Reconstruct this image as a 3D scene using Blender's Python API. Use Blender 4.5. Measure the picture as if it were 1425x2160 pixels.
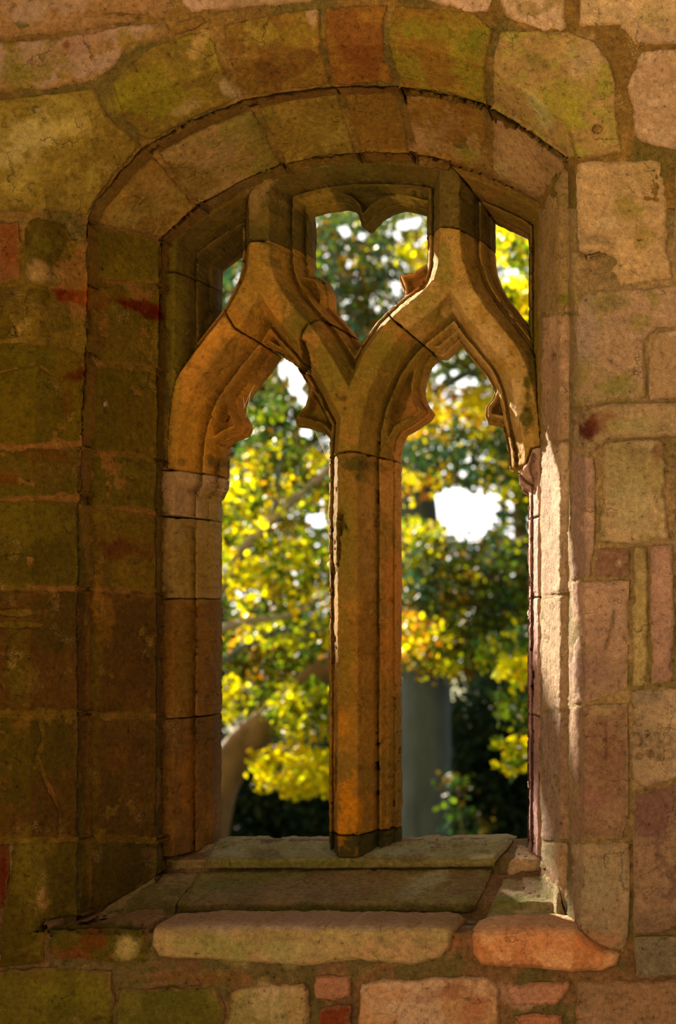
import bpy, math, random
import numpy as np
from mathutils import Vector
from mathutils.geometry import delaunay_2d_cdt

for o in list(bpy.data.objects):
    bpy.data.objects.remove(o)
random.seed(7)
RNG = np.random.default_rng(11)
scene = bpy.context.scene
COL = scene.collection

# ------------------------------------------------------------------ camera
IW, IH = 1425.0, 2160.0
FPX = 2800.0              # focal length in pixels of the 1425x2160 frame
CX, CY = 1500.0, 1300.0   # where the level lens axis meets the frame (a shifted lens)
CAMD, CAMZ = 4.0, 1.72    # metres from the tracery plane, height over the floor

cam = bpy.data.cameras.new('camera')
cam.sensor_fit = 'AUTO'
cam.sensor_width = 36.0
cam.lens = 36.0 * FPX / IH
cam.shift_x = -(CX - IW / 2) / IH
cam.shift_y = (CY - IH / 2) / IH
cam.clip_start, cam.clip_end = 0.05, 400
cam.dof.use_dof = True
cam.dof.focus_distance = 3.78
cam.dof.aperture_fstop = 2.2
cam.dof.aperture_blades = 0
co = bpy.data.objects.new('camera', cam)
co.location = (0, -CAMD, CAMZ)
co.rotation_euler = (math.pi / 2, 0, 0)
COL.objects.link(co)
scene.camera = co

# ------------------------------------------------------------------ sky, sun, exposure
scene.view_settings.view_transform = 'Standard'
scene.view_settings.look = 'None'
scene.view_settings.gamma = 1.0
scene.view_settings.exposure = 0.0
scene.view_settings.use_curve_mapping = False
scene.cycles.use_denoising = True
scene.cycles.max_bounces = 8

SKY_OUT = (1.0, 0.985, 0.94, 1.8)     # bright hazy sky towards the sun
SKY_IN = (1.0, 0.70, 0.34, 1.05)      # warm light from the open side of the ruin
world = bpy.data.worlds.new('world')
scene.world = world
world.use_nodes = True
wn, wl = world.node_tree.nodes, world.node_tree.links
wn.clear()
wo = wn.new('ShaderNodeOutputWorld')
wb = wn.new('ShaderNodeBackground')
tc = wn.new('ShaderNodeTexCoord')
sx = wn.new('ShaderNodeSeparateXYZ')
mr = wn.new('ShaderNodeMapRange')
mr.inputs['From Min'].default_value = -0.25
mr.inputs['From Max'].default_value = 0.25
mx = wn.new('ShaderNodeMix')
mx.data_type = 'RGBA'
mx.inputs['A'].default_value = tuple(c * SKY_IN[3] for c in SKY_IN[:3]) + (1,)
mx.inputs['B'].default_value = tuple(c * SKY_OUT[3] for c in SKY_OUT[:3]) + (1,)
wl.new(tc.outputs['Generated'], sx.inputs[0])
wl.new(sx.outputs['Y'], mr.inputs['Value'])
wl.new(mr.outputs['Result'], mx.inputs['Factor'])
# hazy sky: brighter near the horizon than overhead
mz = wn.new('ShaderNodeMapRange')
mz.inputs['From Min'].default_value = 0.0
mz.inputs['From Max'].default_value = 0.9
mz.inputs['To Min'].default_value = 1.45
mz.inputs['To Max'].default_value = 0.45
wl.new(sx.outputs['Z'], mz.inputs['Value'])
# and brighter on the side the sun stands
mh = wn.new('ShaderNodeMapRange')
mh.inputs['From Min'].default_value = -0.9
mh.inputs['From Max'].default_value = 0.9
mh.inputs['To Min'].default_value = 1.6
mh.inputs['To Max'].default_value = 0.35
mm = wn.new('ShaderNodeMath')
mm.operation = 'MULTIPLY'
wl.new(sx.outputs['X'], mh.inputs['Value'])
wl.new(mz.outputs['Result'], mm.inputs[0])
wl.new(mh.outputs['Result'], mm.inputs[1])
wl.new(mm.outputs[0], wb.inputs['Strength'])
wl.new(mx.outputs['Result'], wb.inputs['Color'])
wl.new(wb.outputs[0], wo.inputs[0])

SUN_AZ, SUN_EL = math.radians(-42), math.radians(25)   # azimuth from straight out, to the left
sdir = Vector((math.sin(SUN_AZ) * math.cos(SUN_EL), math.cos(SUN_AZ) * math.cos(SUN_EL), math.sin(SUN_EL)))
sl = bpy.data.lights.new('sun', 'SUN')
sl.energy = 32.0
sl.color = (1.0, 0.86, 0.66)
sl.angle = math.radians(0.9)
so = bpy.data.objects.new('sun', sl)
so.location = sdir * 60
so.rotation_euler = sdir.to_track_quat('Z', 'Y').to_euler()
COL.objects.link(so)

# ------------------------------------------------------------------ helpers
def lin(c):
    c = np.asarray(c, float) / 255.0
    return np.where(c <= 0.04045, c / 12.92, ((c + 0.055) / 1.055) ** 2.4)

AMB = np.array([1.10, 0.77, 0.37])     # what the shaded wall face receives
KL = np.array([0.92, 1.05, 1.1])
def alb(c, k=1.0):
    return np.clip(lin(c) / (AMB * k), 0.002, 0.8)

def W(px, py, y):
    """the point at depth y that stands at pixel (px, py)"""
    px = np.asarray(px, float); py = np.asarray(py, float); y = np.asarray(y, float)
    s = (CAMD + y) / FPX
    return np.stack([(px - CX) * s, y + 0 * px, CAMZ + (CY - py) * s], -1)

def UV(u, v, y):
    """the point at (u, v) of the tracery plane, 700 units to the metre"""
    u = np.asarray(u, float); v = np.asarray(v, float); y = np.asarray(y, float)
    return np.stack([(u - CX) / 700.0, y + 0 * u, CAMZ + (CY - v) / 700.0], -1)

def p2u(px, py, y):
    s = (CAMD + y) / CAMD
    return CX + (px - CX) * s, CY + (py - CY) * s

def hash3(i, j, k, s):
    h = (i.astype(np.int64) * 374761393 + j.astype(np.int64) * 668265263 + k.astype(np.int64) * 2147483647 + s * 974711) & 0xFFFFFFFF
    h = ((h ^ (h >> 13)) * 1274126177) & 0xFFFFFFFF
    h = ((h ^ (h >> 16)) * 2246822519) & 0xFFFFFFFF
    return ((h ^ (h >> 15)) & 0xFFFF) / 65535.0

def vnoise(P, seed=0):
    I = np.floor(P).astype(np.int64)
    f = P - I
    f = f * f * f * (f * (f * 6 - 15) + 10)
    r = 0
    for a in (0, 1):
        for b in (0, 1):
            for c in (0, 1):
                w = (f[:, 0] if a else 1 - f[:, 0]) * (f[:, 1] if b else 1 - f[:, 1]) * (f[:, 2] if c else 1 - f[:, 2])
                r = r + w * hash3(I[:, 0] + a, I[:, 1] + b, I[:, 2] + c, seed)
    return r * 2 - 1

def fbm(P, scale, octv=4, seed=0, gain=0.5):
    r, a, t = 0, 1.0, 0
    Q = P * scale
    for o in range(octv):
        r = r + a * vnoise(Q + 17.3 * o, seed + o * 7)
        t += a
        a *= gain
        Q = Q * 2.03
    return r / t

def seg_dist(P, L, closed=False):
    """distance of the points P to the polyline L"""
    L = np.asarray(L, float)
    if closed:
        L = np.vstack([L, L[:1]])
    out = np.full(len(P), 1e9)
    for a, b in zip(L[:-1], L[1:]):
        d = b - a
        q = max(d @ d, 1e-9)
        t = np.clip(((P - a) @ d) / q, 0, 1)
        e = P - a - t[:, None] * d
        out = np.minimum(out, e[:, 0] ** 2 + e[:, 1] ** 2)
    return np.sqrt(out)

def inside(P, L):
    L = np.asarray(L, float)
    x, y = P[:, 0], P[:, 1]
    r = np.zeros(len(P), bool)
    for (x0, y0), (x1, y1) in zip(L, np.roll(L, -1, 0)):
        c = (y0 > y) != (y1 > y)
        if y1 != y0:
            r ^= c & (x < (x1 - x0) * (y - y0) / (y1 - y0) + x0)
    return r

def smooth(L, n=6):
    """Catmull-Rom through the points"""
    L = np.asarray(L, float)
    Q = np.vstack([2 * L[0] - L[1], L, 2 * L[-1] - L[-2]])
    out = []
    for i in range(1, len(Q) - 2):
        p0, p1, p2, p3 = Q[i - 1:i + 3]
        for k in range(n):
            t = k / n
            out.append(0.5 * (2 * p1 + (p2 - p0) * t + (2 * p0 - 5 * p1 + 4 * p2 - p3) * t * t + (3 * p1 - p0 - 3 * p2 + p3) * t ** 3))
    out.append(L[-1])
    return np.array(out)

def resample(L, step, closed=True):
    L = np.asarray(L, float)
    M = np.vstack([L, L[:1]]) if closed else L
    out = []
    for a, b in zip(M[:-1], M[1:]):
        n = max(1, int(round(np.hypot(*(b - a)) / step)))
        for k in range(n):
            out.append(a + (b - a) * k / n)
    if not closed:
        out.append(M[-1])
    return np.array(out)

def ss(x, a, b):
    t = np.clip((x - a) / (b - a), 0, 1)
    return t * t * (3 - 2 * t)

def make_mesh(name, V, F, colors=None, material=None, parent=None, smooth_shade=True):
    me = bpy.data.meshes.new(name)
    V = np.asarray(V, np.float32)
    tri = np.asarray([f for f in F if len(f) == 3], np.int32).reshape(-1, 3)
    quad = np.asarray([f for f in F if len(f) == 4], np.int32).reshape(-1, 4)
    nl = tri.size + quad.size
    me.vertices.add(len(V)); me.vertices.foreach_set('co', V.ravel())
    me.loops.add(nl)
    me.loops.foreach_set('vertex_index', np.concatenate([tri.ravel(), quad.ravel()]))
    me.polygons.add(len(tri) + len(quad))
    st = np.concatenate([np.arange(len(tri)) * 3, tri.size + np.arange(len(quad)) * 4]).astype(np.int32)
    me.polygons.foreach_set('loop_start', st)
    try:
        me.polygons.foreach_set('loop_total', np.concatenate([np.full(len(tri), 3), np.full(len(quad), 4)]).astype(np.int32))
    except Exception:
        pass
    me.update(calc_edges=True)
    me.validate()
    if smooth_shade:
        me.polygons.foreach_set('use_smooth', np.ones(len(me.polygons), bool))
    if colors is not None:
        at = me.color_attributes.new('col', 'FLOAT_COLOR', 'POINT')
        c4 = np.ones((len(V), 4), np.float32)
        c4[:, :3] = colors
        at.data.foreach_set('color', c4.ravel())
    ob = bpy.data.objects.new(name, me)
    COL.objects.link(ob)
    if material:
        me.materials.append(material)
    if parent:
        ob.parent = parent
        ob.matrix_parent_inverse = parent.matrix_world.inverted()
    return ob

def empty(name, loc, label=None, cat=None, group=None, kind=None):
    o = bpy.data.objects.new(name, None)
    o.empty_display_size = 0.1
    o.location = loc
    COL.objects.link(o)
    bpy.context.view_layer.update()
    tag(o, label, cat, group, kind)
    return o

def tag(o, label=None, cat=None, group=None, kind=None):
    for k, v in (('label', label), ('category', cat), ('group', group), ('kind', kind)):
        if v:
            o[k] = v

# ------------------------------------------------------------------ materials
def nd(nt, t, **kw):
    n = nt.nodes.new(t)
    for k, v in kw.items():
        if k in n.inputs:
            n.inputs[k].default_value = v
        else:
            setattr(n, k, v)
    return n

def stone_material(name, grain=0.3, pits=0.5, bump=1.0, rough=0.92, cracks=0.0):
    m = bpy.data.materials.new(name)
    m.use_nodes = True
    nt = m.node_tree
    nt.nodes.clear()
    out = nd(nt, 'ShaderNodeOutputMaterial')
    bs = nd(nt, 'ShaderNodeBsdfPrincipled', Roughness=rough)
    bs.inputs['Specular IOR Level'].default_value = 0.06
    at = nd(nt, 'ShaderNodeAttribute', attribute_name='col')
    ge = nd(nt, 'ShaderNodeNewGeometry')
    n1 = nd(nt, 'ShaderNodeTexNoise', Scale=75.0, Detail=7.0, Roughness=0.68)
    n2 = nd(nt, 'ShaderNodeTexNoise', Scale=330.0, Detail=3.0, Roughness=0.6)
    n3 = nd(nt, 'ShaderNodeTexNoise', Scale=11.0, Detail=6.0, Roughness=0.62)
    for n in (n1, n2, n3):
        nt.links.new(ge.outputs['Position'], n.inputs['Vector'])
    def math_(op, a, b):
        k = nd(nt, 'ShaderNodeMath', operation=op)
        for i, v in enumerate((a, b)):
            if hasattr(v, 'name') and hasattr(v, 'node'):
                nt.links.new(v, k.inputs[i])
            else:
                k.inputs[i].default_value = v
        return k.outputs[0]
    def rng(v, a, b, c, d):
        k = nd(nt, 'ShaderNodeMapRange')
        nt.links.new(v, k.inputs[0])
        for i, q in enumerate((a, b, c, d)):
            k.inputs[i + 1].default_value = q
        return k.outputs[0]
    g = math_('MULTIPLY', rng(n1.outputs[0], 0.3, 0.7, 1 - grain, 1 + grain), rng(n2.outputs[0], 0.25, 0.75, 1 - 0.8 * grain, 1 + 0.8 * grain))
    pit = rng(n1.outputs[0], 0.30, 0.36, 1.0 - pits, 1.0)
    g = math_('MULTIPLY', g, pit)
    # fine splits in the stone, here and there
    n4 = nd(nt, 'ShaderNodeTexNoise', Scale=6.0, Detail=5.0, Roughness=0.6)
    nt.links.new(ge.outputs['Position'], n4.inputs['Vector'])
    vm = nd(nt, 'ShaderNodeVectorMath', operation='MULTIPLY_ADD')
    vm.inputs[1].default_value = (0.22, 0.22, 0.22)
    nt.links.new(n4.outputs['Color'], vm.inputs[0])
    nt.links.new(ge.outputs['Position'], vm.inputs[2])
    vo = nd(nt, 'ShaderNodeTexVoronoi', feature='DISTANCE_TO_EDGE')
    vo.inputs['Scale'].default_value = 6.5
    nt.links.new(vm.outputs[0], vo.inputs['Vector'])
    ln = rng(vo.outputs['Distance'], 0.0, 0.016, 1.0, 0.0)
    ln = math_('MULTIPLY', ln, rng(n3.outputs[0], 0.53, 0.60, 0.0, 1.0))
    split = math_('SUBTRACT', 1.0, math_('MULTIPLY', ln, cracks))
    g = math_('MULTIPLY', g, split)
    mul = nd(nt, 'ShaderNodeMix', data_type='RGBA', blend_type='MULTIPLY')
    mul.inputs['Factor'].default_value = 1.0
    cg = nd(nt, 'ShaderNodeCombineColor')
    for i in range(3):
        nt.links.new(g, cg.inputs[i])
    nt.links.new(at.outputs['Color'], mul.inputs['A'])
    nt.links.new(cg.outputs[0], mul.inputs['B'])
    # pale crust in flecks
    fl = rng(n3.outputs[0], 0.60, 0.68, 0.0, 0.30)
    fl = math_('MULTIPLY', fl, rng(n2.outputs[0], 0.45, 0.6, 0.0, 1.0))
    pale = nd(nt, 'ShaderNodeMix', data_type='RGBA')
    pale.inputs['B'].default_value = (0.55, 0.40, 0.17, 1)
    nt.links.new(fl, pale.inputs['Factor'])
    nt.links.new(mul.outputs['Result'], pale.inputs['A'])
    nt.links.new(pale.outputs['Result'], bs.inputs['Base Color'])
    h = math_('ADD', math_('MULTIPLY', n1.outputs[0], 0.014), math_('MULTIPLY', n2.outputs[0], 0.0034))
    h = math_('ADD', h, math_('MULTIPLY', n3.outputs[0], 0.02))
    h = math_('ADD', h, math_('MULTIPLY', pit, 0.003))
    h = math_('ADD', h, math_('MULTIPLY', split, 0.016))
    bp = nd(nt, 'ShaderNodeBump', Strength=bump, Distance=0.85)
    nt.links.new(h, bp.inputs['Height'])
    nt.links.new(bp.outputs[0], bs.inputs['Normal'])
    nt.links.new(bs.outputs[0], out.inputs[0])
    return m

M_WALL = stone_material('weathered_sandstone', 0.34, 0.5, 1.0, cracks=0.34)
M_CARVE = stone_material('carved_sandstone', 0.28, 0.55, 0.6, cracks=0.2)
M_MORT = stone_material('coarse_mortar', 0.42, 0.5, 0.8)

def leaf_material(name, trans=0.5):
    m = bpy.data.materials.new(name)
    m.use_nodes = True
    nt = m.node_tree
    nt.nodes.clear()
    out = nd(nt, 'ShaderNodeOutputMaterial')
    at = nd(nt, 'ShaderNodeAttribute', attribute_name='col')
    d = nd(nt, 'ShaderNodeBsdfPrincipled', Roughness=0.45)
    d.inputs['Specular IOR Level'].default_value = 0.08
    t = nd(nt, 'ShaderNodeBsdfTranslucent')
    mxs = nd(nt, 'ShaderNodeMixShader')
    mxs.inputs[0].default_value = trans
    nt.links.new(at.outputs['Color'], d.inputs['Base Color'])
    nt.links.new(at.outputs['Color'], t.inputs['Color'])
    nt.links.new(d.outputs[0], mxs.inputs[1])
    nt.links.new(t.outputs[0], mxs.inputs[2])
    nt.links.new(mxs.outputs[0], out.inputs[0])
    return m
M_LEAF = leaf_material('thin_leaf', 0.5)

def simple_material(name, c1, c2, scale, rough=0.9, stretch=(1, 1, 1), bump=0.3):
    m = bpy.data.materials.new(name)
    m.use_nodes = True
    nt = m.node_tree
    bs = nt.nodes['Principled BSDF']
    bs.inputs['Roughness'].default_value = rough
    bs.inputs['Specular IOR Level'].default_value = 0.2
    ge = nd(nt, 'ShaderNodeNewGeometry')
    mp = nd(nt, 'ShaderNodeMapping')
    mp.inputs['Scale'].default_value = stretch
    n = nd(nt, 'ShaderNodeTexNoise', Scale=scale, Detail=6.0, Roughness=0.62)
    r = nd(nt, 'ShaderNodeMix', data_type='RGBA')
    r.inputs['A'].default_value = (*c1, 1)
    r.inputs['B'].default_value = (*c2, 1)
    mr_ = nd(nt, 'ShaderNodeMapRange')
    mr_.inputs[1].default_value, mr_.inputs[2].default_value = 0.35, 0.65
    bp = nd(nt, 'ShaderNodeBump', Strength=bump, Distance=0.05)
    nt.links.new(ge.outputs['Position'], mp.inputs[0])
    nt.links.new(mp.outputs[0], n.inputs['Vector'])
    nt.links.new(n.outputs[0], mr_.inputs[0])
    nt.links.new(mr_.outputs[0], r.inputs['Factor'])
    nt.links.new(r.outputs['Result'], bs.inputs['Base Color'])
    nt.links.new(n.outputs[0], bp.inputs['Height'])
    nt.links.new(bp.outputs[0], bs.inputs['Normal'])
    return m

# ------------------------------------------------------------------ the splayed opening: profile lines round it and their depths
WALL_Y = -0.50
C0 = [(65, 1995), (63, 1250), (70, 960), (76, 760), (85, 640), (92, 440), (95, 385), (215, 248), (300, 200), (370, 170), (468, 141), (572, 113), (672, 98), (750, 93), (820, 95), (930, 110), (1030, 142), (1120, 200), (1200, 264), (1216, 330), (1214, 420), (1208, 540), (1212, 640), (1222, 760), (1232, 880), (1236, 960), (1234, 1250), (1233, 1770), (1226, 1880), (1222, 1995)]
C1 = [(163, 1995), (162, 1250), (165, 1080), (170, 960), (178, 760), (183, 700), (184, 460), (200, 425), (302, 308), (405, 255), (512, 210), (610, 192), (698, 182), (770, 180), (838, 180), (940, 196), (1028, 220), (1110, 268), (1188, 326), (1198, 345), (1200, 500), (1202, 700), (1202, 960), (1201, 1250), (1201, 1770), (1196, 1860), (1197, 1995)]
C2 = [(184, 1995), (184, 1250), (186, 960), (190, 760), (192, 700), (193, 475), (203, 448), (318, 322), (420, 268), (530, 224), (620, 204), (715, 194), (780, 190), (842, 187), (938, 201), (1029, 224.5), (1111, 272), (1188, 329.5), (1197, 350), (1197.5, 500), (1199, 700), (1199, 960), (1198, 1250), (1198, 1770), (1193, 1860), (1193, 1995)]
C3 = [(209, 1995), (209, 1250), (210, 960), (212, 760), (212, 490), (232, 455), (338, 342), (430, 288), (541, 244), (628, 220), (720, 206), (782, 200), (845, 199), (930, 216), (1028, 237), (1104, 284), (1174, 342), (1181, 365), (1181, 500), (1182, 960), (1181, 1770), (1178, 1995)]
C4 = [(328, 1995), (328, 960), (332, 700), (338, 500), (348, 492), (412, 432), (500, 384), (592, 346), (670, 330), (755, 322), (868, 322), (950, 338), (1030, 362), (1085, 386), (1136, 414), (1143, 425), (1144, 1250), (1143, 1995)]
C5 = [(343, 1995), (343, 960), (345, 700), (349, 508), (358, 498), (420, 442), (505, 395), (600, 358), (675, 342), (758, 334), (866, 336), (945, 352), (1026, 377), (1080, 402), (1130, 428), (1137, 440), (1138, 1995)]
CURV = [np.array(c, float) for c in (C0, C1, C2, C3, C4, C5)]
YC = [WALL_Y, -0.385, -0.31, -0.30, -0.125, -0.05]
SILL = np.array([(1700, 0.3), (1765, 0.15), (1771, 0.13), (1812, -0.03), (1832, -0.036), (1836, -0.04), (1905, -0.24), (1925, -0.246), (1950, -0.34), (1960, -0.44), (1966, WALL_Y), (2400, WALL_Y)])

def D(P):
    """depth of the finished masonry at pixel P"""
    ins = np.stack([inside(P, c) for c in CURV])
    dist = np.stack([seg_dist(P, c) for c in CURV])
    lay = ins.sum(0)
    y = np.full(len(P), WALL_Y)
    for k in range(1, 6):
        s = lay == k
        a, b = dist[k - 1][s], dist[k][s]
        t = a / np.maximum(a + b, 1e-6)
        y[s] = YC[k - 1] + (YC[k] - YC[k - 1]) * t
    s = lay == 6
    y[s] = -0.02
    sill = np.interp(P[:, 1], SILL[:, 0], SILL[:, 1])
    low = P[:, 1] > 1768
    y = np.where(low, np.where(s, sill, np.minimum(y, sill)), y)
    return y

# stains, lichen and wear that have a place of their own: (px, py, rx, ry, degrees, colour, strength)
BLOBS = [
    (60, 300, 95, 55, -38, (176, 138, 62), .75), (150, 260, 60, 30, -40, (170, 128, 48), .7), (40, 390, 60, 40, 0, (165, 125, 40), .6),
    (300, 180, 90, 42, -32, (122, 95, 14), .75), (420, 90, 40, 18, -60, (170, 120, 50), .7), (480, 190, 14, 30, -40, (165, 125, 70), .7),
    (395, 225, 30, 12, -25, (160, 120, 60), .5), (620, 70, 80, 22, -8, (128, 92, 18), .6), (560, 160, 40, 26, -10, (92, 52, 14), .6),
    (745, 110, 40, 34, 0, (104, 50, 14), .5), (660, 40, 12, 26, 0, (168, 120, 70), .6), (900, 60, 80, 26, 12, (112, 92, 14), .6),
    (1000, 105, 34, 34, 0, (100, 86, 10), .65), (1130, 130, 50, 20, 30, (98, 82, 22), .6), (1180, 210, 70, 50, 20, (136, 112, 22), .6),
    (1140, 240, 14, 60, -32, (165, 140, 70), .6), (1225, 130, 50, 40, 0, (160, 118, 66), .7),
    (660, 270, 90, 40, -8, (132, 96, 22), .5), (560, 250, 34, 16, -20, (96, 82, 16), .5), (450, 340, 60, 34, -30, (150, 105, 52), .5),
    (880, 300, 20, 36, 0, (165, 112, 62), .6), (960, 270, 40, 50, 0, (116, 64, 14), .6), (985, 325, 36, 22, 0, (128, 110, 30), .5),
    (1080, 330, 40, 40, 0, (158, 112, 56), .5), (290, 345, 40, 12, -40, (165, 120, 34), .7), (250, 385, 50, 14, -42, (96, 40, 10), .55),
    (300, 420, 30, 30, 0, (96, 72, 16), .5), (330, 395, 40, 24, -30, (150, 100, 40), .5),
    # left jamb
    (150, 625, 52, 16, 14, (84, 18, 2), .95), (265, 640, 90, 13, 14, (84, 20, 2), .95), (320, 665, 30, 10, 10, (74, 14, 2), .9), (200, 628, 60, 22, 8, (128, 66, 8), .6),
    (85, 580, 40, 24, 20, (150, 110, 50), .7), (20, 520, 26, 48, 0, (120, 58, 16), .7), (160, 790, 36, 16, -8, (78, 24, 4), .8), (135, 690, 70, 22, 0, (80, 60, 8), .5),
    (140, 860, 12, 30, 0, (88, 38, 6), .6), (270, 1160, 50, 20, 5, (84, 34, 6), .8), (305, 1150, 40, 26, 0, (96, 52, 10), .5), (205, 770, 10, 8, 0, (170, 110, 50), .6),
    (220, 855, 5, 12, 15, (190, 140, 90), .9), (90, 960, 60, 14, 4, (96, 48, 8), .5), (20, 1010, 24, 10, 0, (100, 46, 8), .6),
    (205, 1265, 14, 60, 0, (140, 88, 20), .6), (215, 1300, 20, 50, 0, (128, 84, 14), .5), (90, 880, 60, 40, 0, (94, 69, 6), .6), (30, 860, 40, 60, 0, (100, 74, 6), .6),
    (35, 1400, 32, 110, 0, (80, 62, 6), .6), (30, 1600, 36, 100, 0, (76, 58, 6), .6), (200, 1400, 12, 120, 0, (92, 70, 8), .6), (200, 1640, 12, 110, 0, (100, 72, 8), .5),
    (45, 1525, 30, 20, 0, (120, 76, 14), .5), (245, 1600, 50, 70, 0, (104, 62, 14), .5),
    (70, 1850, 50, 90, 0, (112, 88, 18), .6), (90, 1895, 12, 30, 0, (168, 118, 50), .8), (130, 1870, 40, 60, 0, (60, 44, 4), .6), (250, 1850, 50, 50, -40, (64, 46, 6), .6), (320, 1800, 22, 28, 0, (110, 76, 36), .5),
    (8, 1850, 10, 60, 0, (88, 26, 8), .9),
    # sill
    (400, 1850, 70, 20, -20, (150, 100, 55), .6), (300, 1890, 50, 20, -30, (80, 66, 14), .6), (400, 1860, 50, 22, -20, (96, 86, 26), .6), (520, 1860, 90, 20, -6, (86, 78, 18), .6), (700, 1920, 330, 12, 0, (84, 72, 10), .65),
    (620, 1955, 320, 9, 0, (176, 128, 84), .7), (480, 2000, 130, 26, 0, (150, 126, 52), .7), (600, 2010, 90, 26, 0, (168, 140, 68), .5), (800, 2010, 110, 22, 0, (192, 132, 72), .7),
    (265, 1990, 26, 34, -20, (196, 150, 70), .7), (185, 1990, 44, 40, 0, (108, 46, 10), .7), (110, 1985, 20, 40, 0, (80, 64, 10), .5), (490, 1800, 60, 16, 0, (136, 116, 70), .5), (800, 1795, 160, 14, 0, (128, 112, 66), .6),
    (900, 1860, 60, 24, -30, (150, 130, 76), .5), (640, 1880, 260, 22, 0, (104, 78, 44), .5), (560, 1822, 260, 8, 0, (88, 76, 6), .7), (1080, 1900, 50, 16, 0, (100, 88, 26), .7), (1085, 1925, 34, 10, 0, (188, 140, 84), .6), (1165, 1942, 30, 14, 0, (190, 104, 48), .8), (1110, 1870, 60, 18, -8, (158, 112, 70), .5),
    (1140, 1990, 150, 30, 0, (176, 92, 40), .5), (1000, 1990, 20, 14, 0, (150, 80, 36), .5),
    # right wall
    (1330, 440, 34, 30, 0, (134, 104, 18), .6), (1352, 500, 26, 30, 0, (140, 104, 30), .6), (1280, 470, 20, 16, 0, (194, 152, 90), .6), (1190, 630, 24, 16, 0, (112, 96, 10), .8), (1200, 662, 26, 5, 0, (78, 62, 6), .8),
    (1168, 750, 8, 12, 0, (110, 52, 36), .7), (1270, 640, 50, 22, -10, (112, 90, 34), .6), (1235, 700, 24, 60, 0, (142, 108, 74), .5), (1310, 810, 50, 22, -8, (120, 100, 36), .6), (1240, 905, 24, 44, 10, (72, 16, 4), .92), (1275, 890, 36, 26, 0, (112, 54, 22), .6),
    (1330, 900, 60, 20, 0, (160, 130, 62), .6), (1340, 950, 40, 24, 0, (112, 80, 40), .5), (1385, 960, 16, 30, 0, (120, 66, 40), .6), (1325, 1060, 40, 60, 0, (160, 132, 70), .5), (1290, 1185, 40, 22, 0, (124, 76, 42), .6), (1305, 1187, 9, 9, 0, (186, 136, 86), .7),
    (1250, 1410, 60, 40, 0, (142, 90, 66), .5), (1280, 1500, 40, 12, 0, (170, 128, 66), .7), (1280, 1600, 50, 90, 0, (124, 76, 46), .5), (1277, 1560, 5, 40, 0, (84, 36, 20), .7), (1250, 1690, 40, 40, 0, (144, 84, 58), .5),
    (1380, 1720, 40, 60, 0, (120, 70, 52), .5), (1380, 1470, 40, 14, 0, (122, 96, 60), .6), (1270, 1880, 50, 70, 0, (156, 122, 70), .6), (1300, 1310, 20, 60, 0, (176, 130, 86), .4),
    (800, 2120, 60, 40, 0, (206, 150, 96), .5), (930, 2090, 60, 22, 0, (150, 84, 46), .6), (1000, 2130, 40, 40, 0, (178, 96, 50), .6), (1100, 2105, 60, 20, 0, (196, 128, 84), .5), (560, 2120, 40, 40, 0, (196, 150, 86), .5), (600, 2090, 50, 14, 0, (206, 150, 92), .5), (1250, 2120, 30, 60, 0, (166, 112, 66), .5), (1235, 2112, 16, 4, 0, (70, 40, 28), .8),
    (180, 2110, 120, 30, 10, (128, 104, 20), .5), (150, 2140, 60, 40, 0, (84, 68, 10), .5), (350, 2100, 100, 30, 0, (92, 78, 16), .6), (400, 2060, 120, 10, 0, (124, 74, 20), .5), (60, 2060, 60, 12, 0, (104, 60, 18), .5),
    (60, 30, 70, 18, -10, (172, 128, 82), .5), (150, 105, 90, 26, -20, (150, 96, 54), .6), (140, 145, 40, 16, -10, (112, 92, 16), .6), (30, 150, 40, 18, 0, (124, 100, 20), .6), (140, 95, 8, 14, 0, (118, 54, 18), .8), (280, 90, 60, 16, -22, (146, 100, 26), .6), (1120, 15, 24, 16, 0, (140, 100, 40), .6), (1390, 40, 40, 30, 0, (158, 122, 58), .6),
]

def paint(P, Wp, base, second=None, lichen=None, d=None, edge=None, var=0.16, seed=0, k=1.0):
    """albedo per vertex: stone colour, mottling, patches of a second colour, stains with a place of their own"""
    n = len(P)
    c = np.tile(alb(base, k), (n, 1))
    nl = fbm(Wp, 9.0, 4, seed + 3)
    nm = fbm(Wp, 31.0, 4, seed + 9, 0.6)
    c *= np.exp(var * 2.3 * nl + var * 1.2 * nm + var * 0.9 * fbm(Wp, 90.0, 2, seed + 11, 0.6))[:, None]
    if second is not None:
        m = ss(fbm(Wp, 6.5, 6, seed + 21, 0.62), 0.02, 0.09) * 0.85
        c += (alb(second, k) - c) * m[:, None]
    if lichen is not None:
        m = ss(fbm(Wp, 11.0, 6, seed + 33, 0.66), 0.10, 0.16) * 0.7
        c += (alb(lichen, k) - c) * m[:, None]
    wob = fbm(Wp, 16.0, 5, 77, 0.65)
    for (bx, by, rx, ry, a, colr, st) in BLOBS:
        lim = max(rx, ry) * 1.6
        s = (np.abs(P[:, 0] - bx) < lim) & (np.abs(P[:, 1] - by) < lim)
        if not s.any():
            continue
        t = math.radians(a)
        dx, dy = P[s, 0] - bx, P[s, 1] - by
        q = np.sqrt(((dx * math.cos(t) + dy * math.sin(t)) / rx) ** 2 + ((-dx * math.sin(t) + dy * math.cos(t)) / ry) ** 2)
        m = ss(1.0 - q + 1.15 * wob[s] + 0.5 * nm[s], -0.15, 0.6) * st
        c[s] += (alb(colr, k) - c[s]) * m[:, None]
    if edge is not None and d is not None:
        m = ss(5.5 - d + 4.5 * fbm(Wp, 40.0, 3, 5), 0, 5) * 0.7
        c += (alb(edge, k) - c) * m[:, None]
    return np.clip(c, 0.002, 0.8)

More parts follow.
